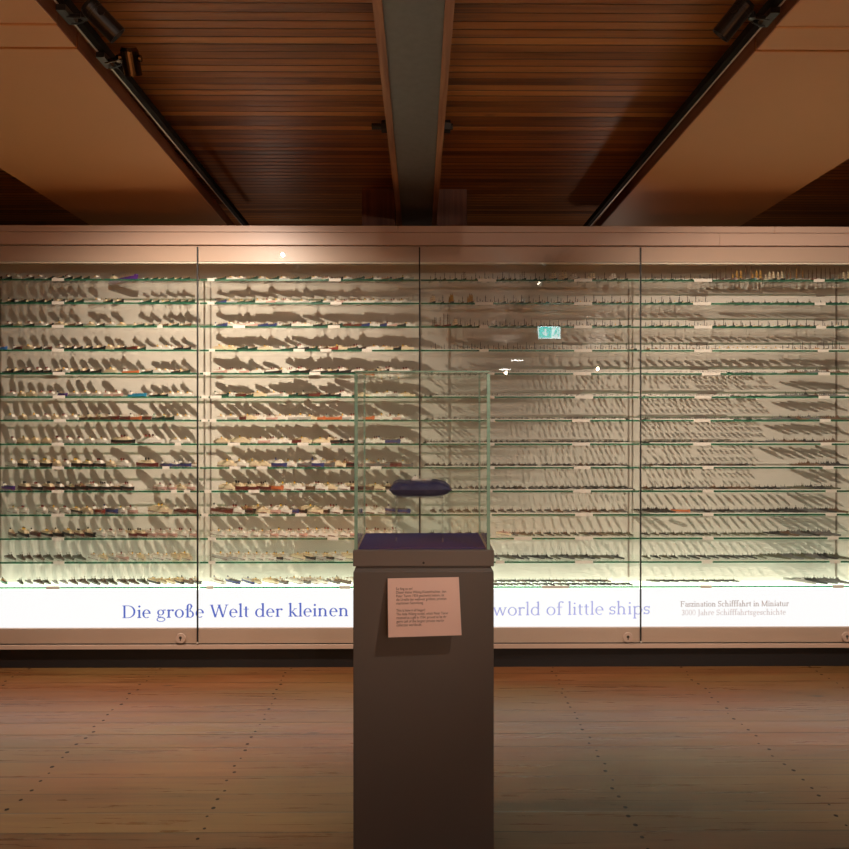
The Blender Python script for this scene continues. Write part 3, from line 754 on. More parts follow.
def cargo(Ln, hc, sup='white', fc='red', aft=True, deckload=None, boot='maroon'):
    B = Ln * .125 + .003; Hh = Ln * .07 + .0035
    P = []
    h = MB(); hull(h, Ln, B, Hh, S(hc), S('maroon' if not deckload else 'grey'), S(boot))
    h.taper(.40 * Ln, .47 * Ln, -B * .22, B * .22, Hh, Hh * 1.5, .001, S(hc))
    P.append(('hull', h))
    s = MB(); x0 = -.42 * Ln if aft else -.10 * Ln; z = Hh
    for ln, w, q in ((.17, .9, .028), (.13, .82, .026), (.09, .7, .024)):
        q = q * Ln + .0008
        s.taper(x0 + (.17 - ln) * Ln * .4, x0 + (.17 - ln) * Ln * .4 + ln * Ln, -w * B / 2, w * B / 2, z, z + q, .0005, S(sup)); z += q
    P.append(('superstructure', s))
    f = MB(); xf = x0 + .05 * Ln; r = B * .17
    f.cyl((xf, 0, z - .002), (xf, 0, z + .02 * Ln + .003), r, r * .95, 10, S(fc)); f.cyl((xf, 0, z + .02 * Ln + .003), (xf, 0, z + .03 * Ln + .004), r * .96, r * .9, 10, S('black'))
    P.append(('funnel', f))
    c = MB()
    for x in ([-.16, .0, .16, .31] if aft else [-.33, -.2, .16, .31]):
        if deckload:
            c.box((x - .06) * Ln, (x + .06) * Ln, -B * .40, B * .40, Hh + .0002, Hh + .028 * Ln + .002, S(deckload))
        else:
            c.taper((x - .045) * Ln, (x + .045) * Ln, -B * .27, B * .27, Hh, Hh + .0022, .0004, S('tan'))
    P.append(('deck_load' if deckload else 'hatch_cover', c))
    m = MB()
    for x in ([-.08, .08, .24] if aft else [-.27, .11, .24]):
        mast(m, x * Ln, Hh, .085 * Ln + .006, S('tan'), boom=B * .28)
        for sd in (-1, 1):
            m.cyl((x * Ln, 0, Hh + .004), (x * Ln + sd * .07 * Ln, 0, Hh + .055 * Ln), .0006, .0004, 5, S('tan'))
    P.append(('mast', m))
    return P
def warship(Ln, hc, big=False):
    B = Ln * .105 + .002; Hh = Ln * .04 + .002
    P = []
    h = MB(); hull(h, Ln, B, Hh, S(hc), S('grey' if hc != 'grey' else 'darkgrey')); P.append(('hull', h))
    s = MB(); z = Hh
    for a0, a1, w, q in ((-.2, .24, .72, .022), (-.12, .18, .56, .02), (.04, .15, .44, .03), (.06, .13, .36, .03)):
        q = q * Ln + .0006; s.taper(a0 * Ln, a1 * Ln, -w * B / 2, w * B / 2, z, z + q, .0006, S(hc)); z += q
    s.taper(-.24 * Ln, -.16 * Ln, -B * .22, B * .22, Hh, Hh + .05 * Ln, .0008, S(hc))
    for x, sg in ((.34, 1), (.27, 1), (-.31, -1)):
        s.cyl((x * Ln, 0, Hh), (x * Ln, 0, Hh + .018 * Ln + .001), B * .26, B * .22, 8, S(hc))
        for d in (-.08, .08): s.cyl((x * Ln, d * B, Hh + .011 * Ln + .001), ((x + sg * .085) * Ln, d * B, Hh + .016 * Ln + .001), .0006, .0005, 5, S(hc))
    for x in (-.02, -.11): s.cyl((x * Ln, 0, Hh + .03 * Ln), (x * Ln - .006 * Ln, 0, Hh + .085 * Ln + .001), B * .15, B * .13, 8, S(hc))
    P.append(('superstructure', s))
    m = MB(); mast(m, .08 * Ln, z - .002, .07 * Ln + .006, S(hc), boom=B * .3); mast(m, -.19 * Ln, Hh + .04 * Ln, .08 * Ln + .005, S(hc), boom=B * .2); P.append(('mast', m))
    return P
def steamer(Ln, hc, sup, fc, tall=1.0):
    B = Ln * .13 + .002; Hh = Ln * .06 + .002
    P = []
    h = MB(); hull(h, Ln, B, Hh, S(hc), S('brown')); P.append(('hull', h))
    s = MB(); q = .03 * Ln + .001
    s.taper(-.16 * Ln, .14 * Ln, -B * .4, B * .4, Hh, Hh + q, .0006, S(sup)); s.taper(-.06 * Ln, .1 * Ln, -B * .32, B * .32, Hh + q, Hh + q * 1.8, .0006, S(sup))
    P.append(('superstructure', s))
    f = MB(); f.cyl((-.03 * Ln, 0, Hh + q), (-.035 * Ln, 0, Hh + q + .11 * Ln), B * .13, B * .12, 8, S(fc)); P.append(('funnel', f))
    m = MB()
    for x, q in ((.30, 1.0), (-.30, .8)): mast(m, x * Ln, Hh, (.34 * Ln + .004) * tall * q, S('black'), .0015, boom=B * .25)
    P.append(('mast', m))
    return P
def sailer(Ln, hc, sails, h=1.0):
    B = Ln * .16 + .002; Hh = Ln * .08 + .002
    P = []
    hl = MB(); hull(hl, Ln, B, Hh, S(hc), S('tan')); hl.taper(-.5 * Ln, -.32 * Ln, -B * .36, B * .36, Hh, Hh * 1.7, .0008, S(hc)); P.append(('hull', hl))
    m = MB(); sl = MB()
    for x, k in ((.24, .9), (-.02, 1.0), (-.28, .75)):
        H1 = (.52 * Ln) * k * h
        mast(m, x * Ln, Hh, H1, S('brown'), .0017)
        for j, (fz, fw) in enumerate(((.35, .5), (.62, .4), (.85, .28))):
            zz = Hh + H1 * fz; ww = fw * Ln * .20 * k
            m.box(x * Ln - .0006, x * Ln + .0006, -ww, ww, zz, zz + .0011, S('brown'))
            if sails: sl.quadplate([(x * Ln + .0015, -ww * .9, zz), (x * Ln + .0015, ww * .9, zz), (x * Ln + .0045, ww, zz - H1 * .22), (x * Ln + .0045, -ww, zz - H1 * .22)], (1, 0, 0), .0006, S(sails))
    m.cyl((.48 * Ln, 0, Hh * 1.2), (.62 * Ln, 0, Hh * 1.9), .0009, .0006, 5, S('brown'))
    P.append(('rigging', m))
    if sails: P.append(('sail', sl))
    return P

VAR_P = [('white', 'yellow', 1, 'white'), ('black', 'red', 2, 'white'), ('black', 'yellow', 2, 'cream'), ('white', 'red', 2, 'white'), ('blue', 'blue', 1, 'white'), ('cream', 'yellow', 1, 'cream'), ('maroon', 'black', 2, 'cream'), ('black', 'black', 3, 'white'), ('pink', 'red', 1, 'white'), ('palegrey', 'yellow', 1, 'white')]
VAR_C = [('black', 'white', 'red', True, None), ('darkgreen', 'cream', 'yellow', True, None), ('maroon', 'white', 'black', True, 'brown'), ('black', 'cream', 'black', False, None), ('blue', 'white', 'blue', True, 'grey'), ('red', 'white', 'red', True, None), ('grey', 'white', 'yellow', False, None), ('darkgreen', 'white', 'green', True, None), ('orange', 'white', 'black', True, None), ('black', 'tan', 'red', False, 'maroon'), ('brown', 'cream', 'black', True, None), ('white', 'white', 'blue', True, None), ('green', 'white', 'green', True, None)]
VAR_W = ['darkgrey', 'grey', 'brown', 'olive', 'palegrey']
VAR_ST = [('black', 'cream', 'black'), ('darkgreen', 'white', 'yellow'), ('darkgrey', 'tan', 'red'), ('brown', 'cream', 'black')]
VAR_SA = [('darkgreen', None, 1.0), ('black', 'cream', 1.0), ('brown', 'gold', 1.15), ('darkgreen', None, 1.3), ('maroon', None, 1.1), ('darkgreen', 'white', .9)]
COLWORD = {'darkgreen': 'dark green', 'darkgrey': 'dark grey', 'palegrey': 'pale grey', 'maroon': 'dark red', 'sky': 'bright blue'}
MESH = {}
def merged_mesh(key, parts):
    if key not in MESH:
        b = MB()
        for nm, p in parts: b.merge(p)
        MESH[key] = b.mesh('ship')
    return MESH[key]
def make_parts(key, kind, v, Ln):
    if kind == 'P': return passenger(Ln, v[0], v[1], v[2], v[3])
    if kind == 'C': return cargo(Ln, *v)
    if kind == 'W': return warship(Ln, v)
    if kind == 'T': return steamer(Ln, *v)
    if kind == 'S': return sailer(Ln, *v)
KNAME = {'P': 'passenger_ship_model', 'C': 'cargo_ship_model', 'W': 'warship_model', 'T': 'steamer_model', 'S': 'sailing_ship_model'}
KWORD = {'P': 'passenger ship', 'C': 'cargo ship', 'W': 'warship', 'T': 'steamer', 'S': 'sailing ship'}

PLAN = {}      # (row, bay) -> list of dict(x, y, kind, var, L, ang)
def put(r, k, x, kind, v, Ln, ang, yc=None):
    ext = Ln * math.cos(ang) + (Ln * .13) * math.sin(ang)
    y0 = YS0 + 0.012; y1 = YS1 - 0.006
    if yc is None: yc = ((y0 + y1) / 2 if r > 4 else min((y0 + y1) / 2, y0 + ext / 2 - .004)) + R.uniform(-.004, .004)
    ex = Ln / 2 * math.sin(ang) + Ln * .05
    if x - ex < BAY[k] + .008 or x + ex > BAY[k + 1] - .008: return False
    PLAN.setdefault((r, k), []).append(dict(x=x, y=yc, kind=kind, v=v, L=Ln, a=ang))
    return True
YM = 4.40
def fill(r, k, px0, px1, mix, Lr, gap, ang=None, yc=None, pal=None):
    """ships side by side at a slant from one measured x to another"""
    x, xe = XP(px0, YM), XP(px1, YM)
    while x < xe:
        kind = R.choice(mix)
        vs = dict(P=VAR_P, C=VAR_C, W=VAR_W, T=VAR_ST, S=VAR_SA)[kind]
        if pal and kind in pal: vs = [vs[i] for i in pal[kind]]
        v = R.choice(vs)
        an = ang or ((.76, .92) if k < 2 else (.66, .80))
        Ln = round(R.uniform(*Lr) / .02) * .02 if Lr[1] > .1 else round(R.uniform(*Lr) / .01) * .01
        put(r, k, x, kind, v, Ln, (R.uniform(*an) if Ln > .125 or k < 2 or ang else R.uniform(.30, .45)), yc)
        x += gap * R.uniform(.9, 1.15) * (.74 if k < 2 else 1.0)

# leftmost and second bays: civil ships, rows from the top
WP = dict(P=[0, 3, 5, 9]); DARK = dict(P=[1, 2, 6, 7], C=[0, 1, 2, 3, 9]); MIX = None
fill(0, 0, 1, 98, 'CP', (.16, .20), .088, pal=dict(C=[1, 7, 0], P=[0, 1, 9]))
put(0, 0, XP(124, YM), 'C', ('purple', 'cream', 'black', True, None), .30, 1.0)
fill(0, 0, 150, 194, 'C', (.08, .12), .062, pal=dict(C=[1, 7]))
fill(1, 0, 1, 122, 'CCP', (.16, .20), .085, pal=dict(C=[0, 1, 3], P=[0, 1]))
fill(1, 0, 148, 194, 'C', (.12, .16), .062, pal=dict(C=[1, 7, 0]))
fill(2, 0, 1, 126, 'CP', (.14, .18), .085, pal=dict(C=[0, 2, 3, 10], P=[0, 1, 5]))
fill(2, 0, 142, 194, 'C', (.12, .14), .10, pal=dict(C=[1, 10]))
put(3, 0, XP(6, YM), 'C', ('sky', 'white', 'blue', True, 'sky'), .16, .9)
fill(3, 0, 22, 132, 'CCP', (.16, .20), .085, pal=dict(C=[0, 2, 3, 1], P=[1, 5]))
fill(3, 0, 144, 194, 'CP', (.14, .18), .075, pal=dict(C=[0, 1], P=[0]))
fill(4, 0, 1, 118, 'CP', (.16, .20), .080, pal=dict(C=[0, 1, 3], P=[0, 5, 1]))
put(4, 0, XP(135, YM), 'C', ('orange', 'white', 'red', True, None), .14, 1.2)
fill(4, 0, 150, 194, 'CP', (.14, .18), .075, pal=dict(C=[1, 7, 0], P=[0]))
fill(5, 0, 1, 52, 'P', (.18, .20), .085, pal=dict(P=[0, 5, 3]))
put(5, 0, XP(61, YM), 'C', ('purple', 'white', 'blue', True, 'blue'), .18, .85)
fill(5, 0, 74, 122, 'P', (.18, .20), .085, pal=dict(P=[0, 8, 9, 3]))
put(5, 0, XP(137, YM), 'C', ('cyan', 'white', 'blue', True, 'cyan'), .18, 1.05)
fill(5, 0, 154, 194, 'CP', (.14, .18), .070, pal=dict(C=[0, 7, 3], P=[0]))
fill(6, 0, 1, 76, 'P', (.18, .20), .085, pal=dict(P=[0, 3, 5]))
fill(6, 0, 82, 146, 'C', (.16, .20), .085, pal=dict(C=[5, 8, 2, 10]))
fill(6, 0, 158, 194, 'CP', (.16, .18), .08, pal=dict(C=[7, 1], P=[0, 3]))
fill(7, 0, 1, 104, 'P', (.18, .22), .092, pal=dict(P=[0, 3, 5]))
put(7, 0, XP(123, YM), 'P', ('black', 'red', 2, 'cream'), .24, 1.05)
put(7, 0, XP(151, YM), 'P', ('white', 'red', 3, 'white'), .26, 1.05)
fill(7, 0, 176, 194, 'P', (.14, .16), .085, pal=dict(P=[0]))
fill(8, 0, 1, 128, 'P', (.18, .24), .094, pal=dict(P=[0, 1, 3, 5, 2]))
put(8, 0, XP(147, YM), 'P', ('maroon', 'black', 2, 'cream'), .24, .95)
fill(8, 0, 166, 194, 'CP', (.14, .16), .075, pal=dict(C=[4, 11], P=[4, 0]))
put(9, 0, XP(8, YM), 'C', ('purple', 'white', 'blue', True, 'blue'), .18, .95)
fill(9, 0, 24, 134, 'CP', (.18, .22), .094, pal=dict(C=[0, 3, 2, 9], P=[1, 6, 7]))
fill(9, 0, 160, 194, 'P', (.14, .18), .085, pal=dict(P=[5, 8, 0]))
fill(10, 0, 1, 134, 'CPP', (.16, .22), .088, pal=dict(C=[4, 5, 6, 11], P=[0, 3, 5, 8, 2]))
put(10, 0, XP(160, YM), 'P', ('cream', 'yellow', 2, 'cream'), .26, .95)
fill(10, 0, 180, 194, 'C', (.16, .18), .08, pal=dict(C=[2, 10]))
fill(11, 0, 1, 92, 'CP', (.18, .24), .098, pal=dict(C=[9, 2, 10, 3], P=[6, 2]))
fill(11, 0, 100, 194, 'P', (.16, .20), .082, pal=dict(P=[0, 8, 3, 6]))
fill(12, 0, 1, 88, 'W', (.16, .20), .085, pal=dict(W=[2, 2, 3]))
fill(12, 0, 94, 194, 'P', (.14, .20), .08, pal=dict(P=[8, 9, 0, 5]))
put(13, 0, XP(4, YM), 'C', ('green', 'tan', 'black', True, None), .12, .8)
fill(13, 0, 20, 84, 'W', (.12, .18), .075, pal=dict(W=[2, 3, 4]))
fill(13, 0, 90, 142, 'W', (.18, .20), .068, pal=dict(W=[2, 2, 3]))
fill(13, 0, 147, 194, 'CP', (.14, .16), .062, pal=dict(C=[10, 6, 0], P=[5, 9, 2]))
SEC = [
 ('CP', [1, 7, 0], [0, 9, 1], (.12, .18), .085, [(318, 328)]), ('CPP', [1, 7, 0, 4], [3, 8, 0, 9], (.14, .18), .080, [(307, 316)]),
 ('CP', [0, 2, 7, 4], [0, 8, 3], (.14, .18), .082, [(276, 286)]), ('CP', [0, 5, 7, 1, 3, 10], [1, 0, 3, 5], (.16, .20), .080, [(275, 290)]),
 ('CP', [0, 1, 7, 3, 10], [0, 3, 1, 8], (.16, .22), .080, [(262, 274)]), ('CPP', [0, 7, 1, 2], [0, 3, 9, 5], (.14, .20), .075, []),
 ('CPP', [8, 0, 2, 7, 11], [0, 3, 8, 5, 9], (.16, .20), .078, [(262, 270)]), ('CPP', [2, 8, 10, 3, 0], [3, 8, 5, 0], (.16, .22), .080, [(266, 272)]),
 ('CP', [4, 2, 6, 9], [0, 4, 8, 5], (.18, .24), .100, [(272, 276)]), ('PPC', [8, 2, 10, 3], [0, 3, 5, 6], (.18, .24), .100, []),
 ('CPP', [2, 4, 10, 9, 7, 0], [0, 8, 5, 3], (.18, .24), .092, []), ('P', None, [0, 3, 8, 0], (.16, .22), .074, []),
 ('P', None, [0, 5, 9, 0, 2], (.16, .20), .076, []), ('CP', [4, 6, 11, 10], [0, 9, 4, 5], (.14, .18), .064, [])]
for r, (mix, pc, pp, Lr, gap, holes) in enumerate(SEC):
    segs = []; a = 203
    for h0, h1 in holes: segs.append((a, h0)); a = h1
    segs.append((a, 416))
    blue_at = {7: 388, 10: 398}.get(r)
    for s0, s1 in segs:
        pal = dict(P=pp)
        if pc: pal['C'] = pc
        if blue_at and s0 < blue_at < s1:
            fill(r, 1, s0, blue_at - 12, mix, Lr, gap, pal=pal)
            put(r, 1, XP(blue_at, YM), 'C', ('blue', 'palegrey', 'blue', True, 'grey'), .20, 1.0)
            fill(r, 1, blue_at + 14, s1, mix, Lr, gap, pal=pal)
        else: fill(r, 1, s0, s1, mix, Lr, gap, pal=pal)
# third bay: masts in the upper rows, tiny grey fleets below
fill(0, 2, 424, 500, 'ST', (.10, .12), .060, pal=dict(S=[0, 5, 0], T=[1, 1]))
fill(0, 2, 502, 636, 'ST', (.10, .12), .062, pal=dict(S=[0, 5, 1], T=[1, 0]))
fill(1, 2, 424, 470, 'ST', (.10, .12), .056, pal=dict(S=[1, 0, 2], T=[0]))
fill(1, 2, 474, 636, 'T', (.10, .12), .056)
fill(2, 2, 424, 455, 'S', (.10, .14), .062, pal=dict(S=[2, 1, 4]))
fill(2, 2, 458, 636, 'T', (.10, .12), .054)
fill(3, 2, 424, 636, 'T', (.08, .12), .056, pal=dict(T=[0, 2, 3]))
fill(10, 2, 424, 636, 'W', (.10, .12), .056, pal=dict(W=[0, 1, 2]))
fill(11, 2, 424, 492, 'W', (.10, .12), .056, pal=dict(W=[0, 3]))
put(11, 2, XP(504, YM), 'P', ('cream', 'red', 1, 'pink'), .12, .8)
fill(11, 2, 514, 636, 'W', (.10, .14), .056, pal=dict(W=[0, 3, 3]))
fill(12, 2, 496, 640, 'W', (.12, .16), .062, pal=dict(W=[0, 0, 3]))
fill(13, 2, 424, 488, 'W', (.10, .12), .058, pal=dict(W=[3, 0]))
fill(13, 2, 493, 636, 'W', (.07, .09), .045, ang=(.7, .9), yc=4.335, pal=dict(W=[3, 0, 3]))
fill(13, 2, 493, 614, 'W', (.07, .09), .045, ang=(.7, .9), yc=4.425, pal=dict(W=[3, 0, 2]))
# rightmost bay
fill(0, 3, 646, 710, 'T', (.08, .10), .056, pal=dict(T=[1, 0, 1]))
fill(0, 3, 714, 862, 'S', (.11, .14), .058, pal=dict(S=[3, 2, 4, 3, 1]))
fill(1, 3, 646, 700, 'T', (.08, .12), .056, pal=dict(T=[0, 1]))
fill(1, 3, 728, 862, 'W', (.10, .14), .070, pal=dict(W=[0, 0, 3]))
fill(2, 3, 646, 862, 'T', (.08, .12), .056)
fill(3, 3, 646, 712, 'T', (.10, .12), .056, pal=dict(T=[2, 0]))
fill(3, 3, 716, 780, 'P', (.10, .12), .062, pal=dict(P=[0, 9]))
fill(3, 3, 784, 862, 'T', (.12, .14), .060, pal=dict(T=[2, 0, 3]))
for r in (4, 5, 6, 7): fill(r, 3, 790 - 6 * (r - 4), 862, 'W', (.14, .18), .062, pal=dict(W=[0, 1, 2]))
fill(8, 3, 806, 862, 'W', (.14, .18), .062, pal=dict(W=[0, 2]))
fill(9, 3, 646, 790, 'W', (.09, .11), .056, pal=dict(W=[0, 1, 2]))
fill(9, 3, 800, 862, 'W', (.14, .18), .064, pal=dict(W=[0, 3]))
fill(10, 3, 646, 672, 'W', (.16, .18), .058, pal=dict(W=[0]))
put(10, 3, XP(681, YM), 'C', ('orange', 'grey', 'black', True, None), .12, 1.15)
fill(10, 3, 694, 780, 'W', (.10, .12), .056, pal=dict(W=[0, 1]))
fill(10, 3, 784, 862, 'W', (.16, .18), .066, pal=dict(W=[0, 1, 2]))
fill(11, 3, 646, 768, 'W', (.09, .10), .056, pal=dict(W=[0, 3]))
fill(11, 3, 776, 862, 'W', (.16, .20), .066, pal=dict(W=[0, 1, 2]))
fill(12, 3, 646, 770, 'W', (.10, .12), .060, pal=dict(W=[0, 3, 0]))
fill(12, 3, 776, 862, 'W', (.18, .20), .070, pal=dict(W=[0, 1, 3]))
fill(13, 3, 654, 740, 'W', (.08, .10), .064, ang=(.95, 1.15), yc=4.42, pal=dict(W=[3, 0]))
fill(13, 3, 800, 862, 'W', (.20, .20), .072, pal=dict(W=[1, 4, 0]))

ONES = ['first', 'second', 'third', 'fourth', 'fifth', 'sixth', 'seventh', 'eighth', 'ninth', 'tenth', 'eleventh', 'twelfth', 'thirteenth', 'fourteenth', 'fifteenth', 'sixteenth', 'seventeenth', 'eighteenth', 'nineteenth']
def ordinal(n):
    if n < 20: return ONES[n - 1]
    t, u = divmod(n, 10)
    tens = {2: 'twent', 3: 'thirt', 4: 'fort'}[t]
    return tens + 'ieth' if u == 0 else tens + 'y-' + ONES[u - 1]
PROTO = {}
def ship_object(p, detailed):
    key = (p['kind'], p['v'], p['L'])
    if detailed:
        if key not in PROTO:
            PROTO[key] = [(nm, mb.mesh(nm)) for nm, mb in make_parts(key, p['kind'], p['v'], p['L'])]
        o = empty(KNAME[p['kind']])
        for nm, me in PROTO[key]:
            c = bpy.data.objects.new(nm, me); COL.objects.link(c); c.parent = o
    else:
        me = merged_mesh(key, None if key in MESH else make_parts(key, p['kind'], p['v'], p['L']))
        o = bpy.data.objects.new(KNAME[p['kind']], me); COL.objects.link(o)
    return o
BAYS = ['leftmost bay', 'second bay', 'third bay', 'rightmost bay']
COUNT = {}
STUFF = MB()
def stuff_ship(p, z):
    mtx = Matrix.Translation((p['x'], p['y'], z)) @ Matrix.Rotation(p['a'] - math.pi / 2, 4, 'Z')
    key = (p['kind'], p['v'], p['L'], 'mb')
    if key not in MESH:
        b = MB()
        for nm, q in make_parts(None, p['kind'], p['v'], p['L']): b.merge(q)
        MESH[key] = b
    STUFF.merge(MESH[key], mtx)
def corners(p):
    c, s_ = math.sin(p['a']), -math.cos(p['a']); w = p['L'] * .075 + .003
    if p['kind'] == 'S': w = p['L'] * .09 + .003
    l0, l1 = -p['L'] / 2 - .001, p['L'] / 2 * (1.26 if p['kind'] == 'S' else 1.02)
    return [(p['x'] + c * u - s_ * v, p['y'] + s_ * u + c * v) for u, v in ((l0, -w), (l1, -w), (l1, w), (l0, w))]
def clash(p, q):
    A, B_ = corners(p), corners(q)
    for P_ in (A, B_):
        for i in range(2):
            ax = (P_[i + 1][0] - P_[i][0], P_[i + 1][1] - P_[i][1])
            a = [ax[0] * x + ax[1] * y for x, y in A]; b_ = [ax[0] * x + ax[1] * y for x, y in B_]
            if max(a) <= min(b_) or max(b_) <= min(a): return False
    return True
for key in PLAN:
    kept = []
    for p in sorted(PLAN[key], key=lambda p: (p['a'] < .93 and p['kind'] == 'C' and p['v'][0] not in ('purple', 'orange', 'sky', 'blue', 'cyan'), p['x'])):
        for nudge in (0, .012, -.012, .024, -.024):
            q = dict(p, x=p['x'] + nudge)
            if not any(clash(q, o) for o in kept): kept.append(q); break
    PLAN[key] = kept
for (r, k) in sorted(PLAN):
    ships = sorted(PLAN[(r, k)], key=lambda p: p['x'])
    where = ROWN[r] + ' shelf' + (' from top' if 0 < r < 13 else '')
    n = len(ships)
    for i, p in enumerate(ships):
        nm = KNAME[p['kind']]
        COUNT[nm] = COUNT.get(nm, 0) + 1
        if COUNT[nm] > 300:
            stuff_ship(p, ZS[r] + .0006); continue
        detailed = p['kind'] in 'PC' and p['L'] >= .22 or p['v'][0] in ('purple', 'orange', 'blue', 'sky', 'cyan')
        o = ship_object(p, detailed)
        o.location = (p['x'], p['y'], ZS[r] + .0006)
        o.rotation_euler = (0, 0, p['a'] - math.pi / 2)
        v = p['v'] if isinstance(p['v'], str) else p['v'][0]
        rank = f'{ordinal(i + 1)} from left' if i < (n + 1) // 2 else f'{ordinal(n - i)} from right'
        word = KWORD[p['kind']]
        tag(o, f'{COLWORD.get(v, v)} {word}, {rank}, {where}, {BAYS[k]}', 'model ship', f'model ships on the {ROWN[r]} shelf, {BAYS[k]}')
# tiny fleets beyond counting in the middle rows of the third and rightmost bays
for k, rows, a, c in ((2, (4, 5, 6, 7, 8, 9), 424, 636), (3, (4, 5, 6, 7, 8), 646, 770)):
    for r in rows:
        for yc in (4.345, 4.42, 4.485):
            x, xe = XP(a, YM) + R.uniform(0, .03), XP(c - (0 if k == 2 else (r - 4) * 4), YM)
            while x < xe:
                if BAY[k] + .03 < x < BAY[k + 1] - .03 and R.random() < .92:
                    v = R.choice(VAR_W[:2] + ['darkgrey', 'brown'] if yc > 4.36 else ['darkgrey', 'grey', 'palegrey'])
                    stuff_ship(dict(x=x, y=yc, kind='W', v=v, L=R.choice((.05, .06, .07)), a=R.uniform(.30, .42)), ZS[r] + .0006)
                x += R.uniform(.030, .042)
so = STUFF.build('warship_fleet')
tag(so, 'rows of tiny grey warship models packed on the middle shelves of the third and rightmost bays', 'model ship', 'tiny warships on the middle shelves', 'stuff')

# white caption strips laid along the front of the small-ship shelves
for k, rows in ((2, range(3, 12)), (3, range(3, 13))):
    for r in rows:
        x0, x1 = BAY[k] + .03 + R.uniform(0, .06), BAY[k + 1] - .03 - R.uniform(0, .06)
        if k == 3 and r in (4, 5, 6): x1 -= .75
        b = MB(); x = x0
        b = MB(); b.box(-(x1 - x0) / 2, (x1 - x0) / 2, 0, .004, 0, .0062 + R.uniform(-.001, .001), M['card'])
        o = b.build('caption_strip', None, ((x0 + x1) / 2, YS0 + .0045, ZS[r] + .0004))
        tag(o, f'long thin white caption strip along the {ROWN[r]} shelf{" from top" if 0 < r < 13 else ""}, {BAYS[k]}', 'caption strip', 'white caption strips on the shelves')

# ------------------------------------------------------------------ pedestal, glass hood and what is in it
PY = 2.40
PX0, PX1 = XP(353.2, PY), XP(493.8, PY)
PD = PX1 - PX0
PC = (PX0 + PX1) / 2
PDY = .368
ZCAP1, ZCAP0, ZBODY = ZP(550.4, PY), ZP(566.4, PY), ZP(571.8, PY)
ped = tag(empty('display_pedestal', (PC, PY + PDY / 2, 0)), 'tall grey-brown pedestal standing in front of the showcase', 'pedestal')
hw = PD / 2; hy = PDY / 2
b = MB(); b.bevel_box(-hw, hw, -hy, hy, 0, ZBODY, .002, M['ped']); b.build('body', ped)
b = MB(); b.taper(-hw + .004, hw - .004, -hy + .004, hy - .004, ZBODY, ZCAP0, .006, M['ped']); b.build('recess', ped)
b = MB(); b.bevel_box(-hw - .001, hw + .001, -hy - .001, hy + .001, ZCAP0, ZCAP1, .002, M['ped_cap']); cap = b.build('cap', ped)
b = MB(); b.cyl((0.0, -hy - .0011, ZP(562.8, PY)), (0, -hy - .0018, ZP(562.8, PY)), .0042, .0042, 14, M['seal_and_shade']); b.build('lock_hole', cap)
# hood
hx0, hx1 = XP(354.3, PY + .01), XP(490.2, PY + .01)
hc, hh = (hx0 + hx1) / 2, (hx1 - hx0) / 2
HZ0, HZ1 = ZCAP1 + .0006, ZP(370.8, PY + .01)
hd = (PDY - .02) / 2
hood = tag(empty('glass_hood', (hc, PY + .01 + hd, HZ0)), 'clear five-sided glass hood with green edges on top of the pedestal', 'glass hood')
g = .012; HT = HZ1 - HZ0; tt = .011
def hpane(name, x0, x1, y0, y1, z0, z1):
    b = MB(); b.box(x0, x1, y0, y1, z0, z1, M['hood']); return b.build(name, hood)
hpane('front_glass', -hh + g, hh - g, -hd, -hd + .008, 0, HT - tt - .0005)
hpane('back_glass', -hh + g, hh - g, hd - .008, hd, 0, HT - tt - .0005)
hpane('side_glass', -hh, -hh + .008, -hd + g, hd - g, 0, HT - tt - .0005)
hpane('side_glass', hh - .008, hh, -hd + g, hd - g, 0, HT - tt - .0005)
hpane('top_glass', -hh + .004, hh - .004, -hd + .004, hd - .004, HT - tt, HT)
for sx in (-1, 1):
    for sy in (-1, 1):
        w = .0118 if sy < 0 else .003
        x0, x1 = sorted((sx * hh, sx * (hh - w))) if sy < 0 else sorted((sx * (hh - .0085), sx * (hh - .0115)))
        y0, y1 = sorted((sy * hd, sy * (hd - .0118)))
        b = MB(); b.bevel_box(x0, x1, y0, y1, 0, HT - tt - .0005, .0006, M['hood_edge']); b.build('corner_edge', hood)
for (x0, x1, y0, y1) in ((-hh, hh, -hd, -hd + .0035), (-hh, hh, hd - .0035, hd), (-hh, -hh + .0035, -hd + .004, hd - .004), (hh - .0035, hh, -hd + .004, hd - .004)):
    b = MB(); b.box(x0, x1, y0, y1, HT - .0042, HT, M['hood_edge']); b.build('top_edge', hood)
# felt pad
fz = ZCAP1 + .0006
felt = tag(empty('felt_pad', (hc, PY + .01 + hd, fz)), 'dark blue felt-covered base pad under the glass hood', 'felt pad')
b = MB(); b.taper(-hh + .0125, hh - .0125, -hd + .0125, hd - .0125, 0, .005, .002, M['felt']); b.build('pad', felt)
# clear block carrying the pillow
PYC = 2.585
ax0, ax1 = XP(396, PYC), XP(443, PYC)
acx = (ax0 + ax1) / 2; ahw = (ax1 - ax0) / 2
az0 = fz + .0058
PZ0 = ZP(495.8, PYC)
st = tag(empty('acrylic_stand', (acx, PYC, az0)), 'clear acrylic stand carrying the blue pillow inside the hood', 'display stand')
for nm, a in (('side_sheet', (-ahw, -ahw + .004, -.055, .055)), ('side_sheet', (ahw - .004, ahw, -.055, .055))):
    b = MB(); b.box(*a, 0, PZ0 - az0 - .0045, M['acrylic']); b.build(nm, st)
b = MB(); b.box(-ahw, ahw, -.055, .055, PZ0 - az0 - .0042, PZ0 - az0 - .0004, M['acrylic']); b.build('top_sheet', st)
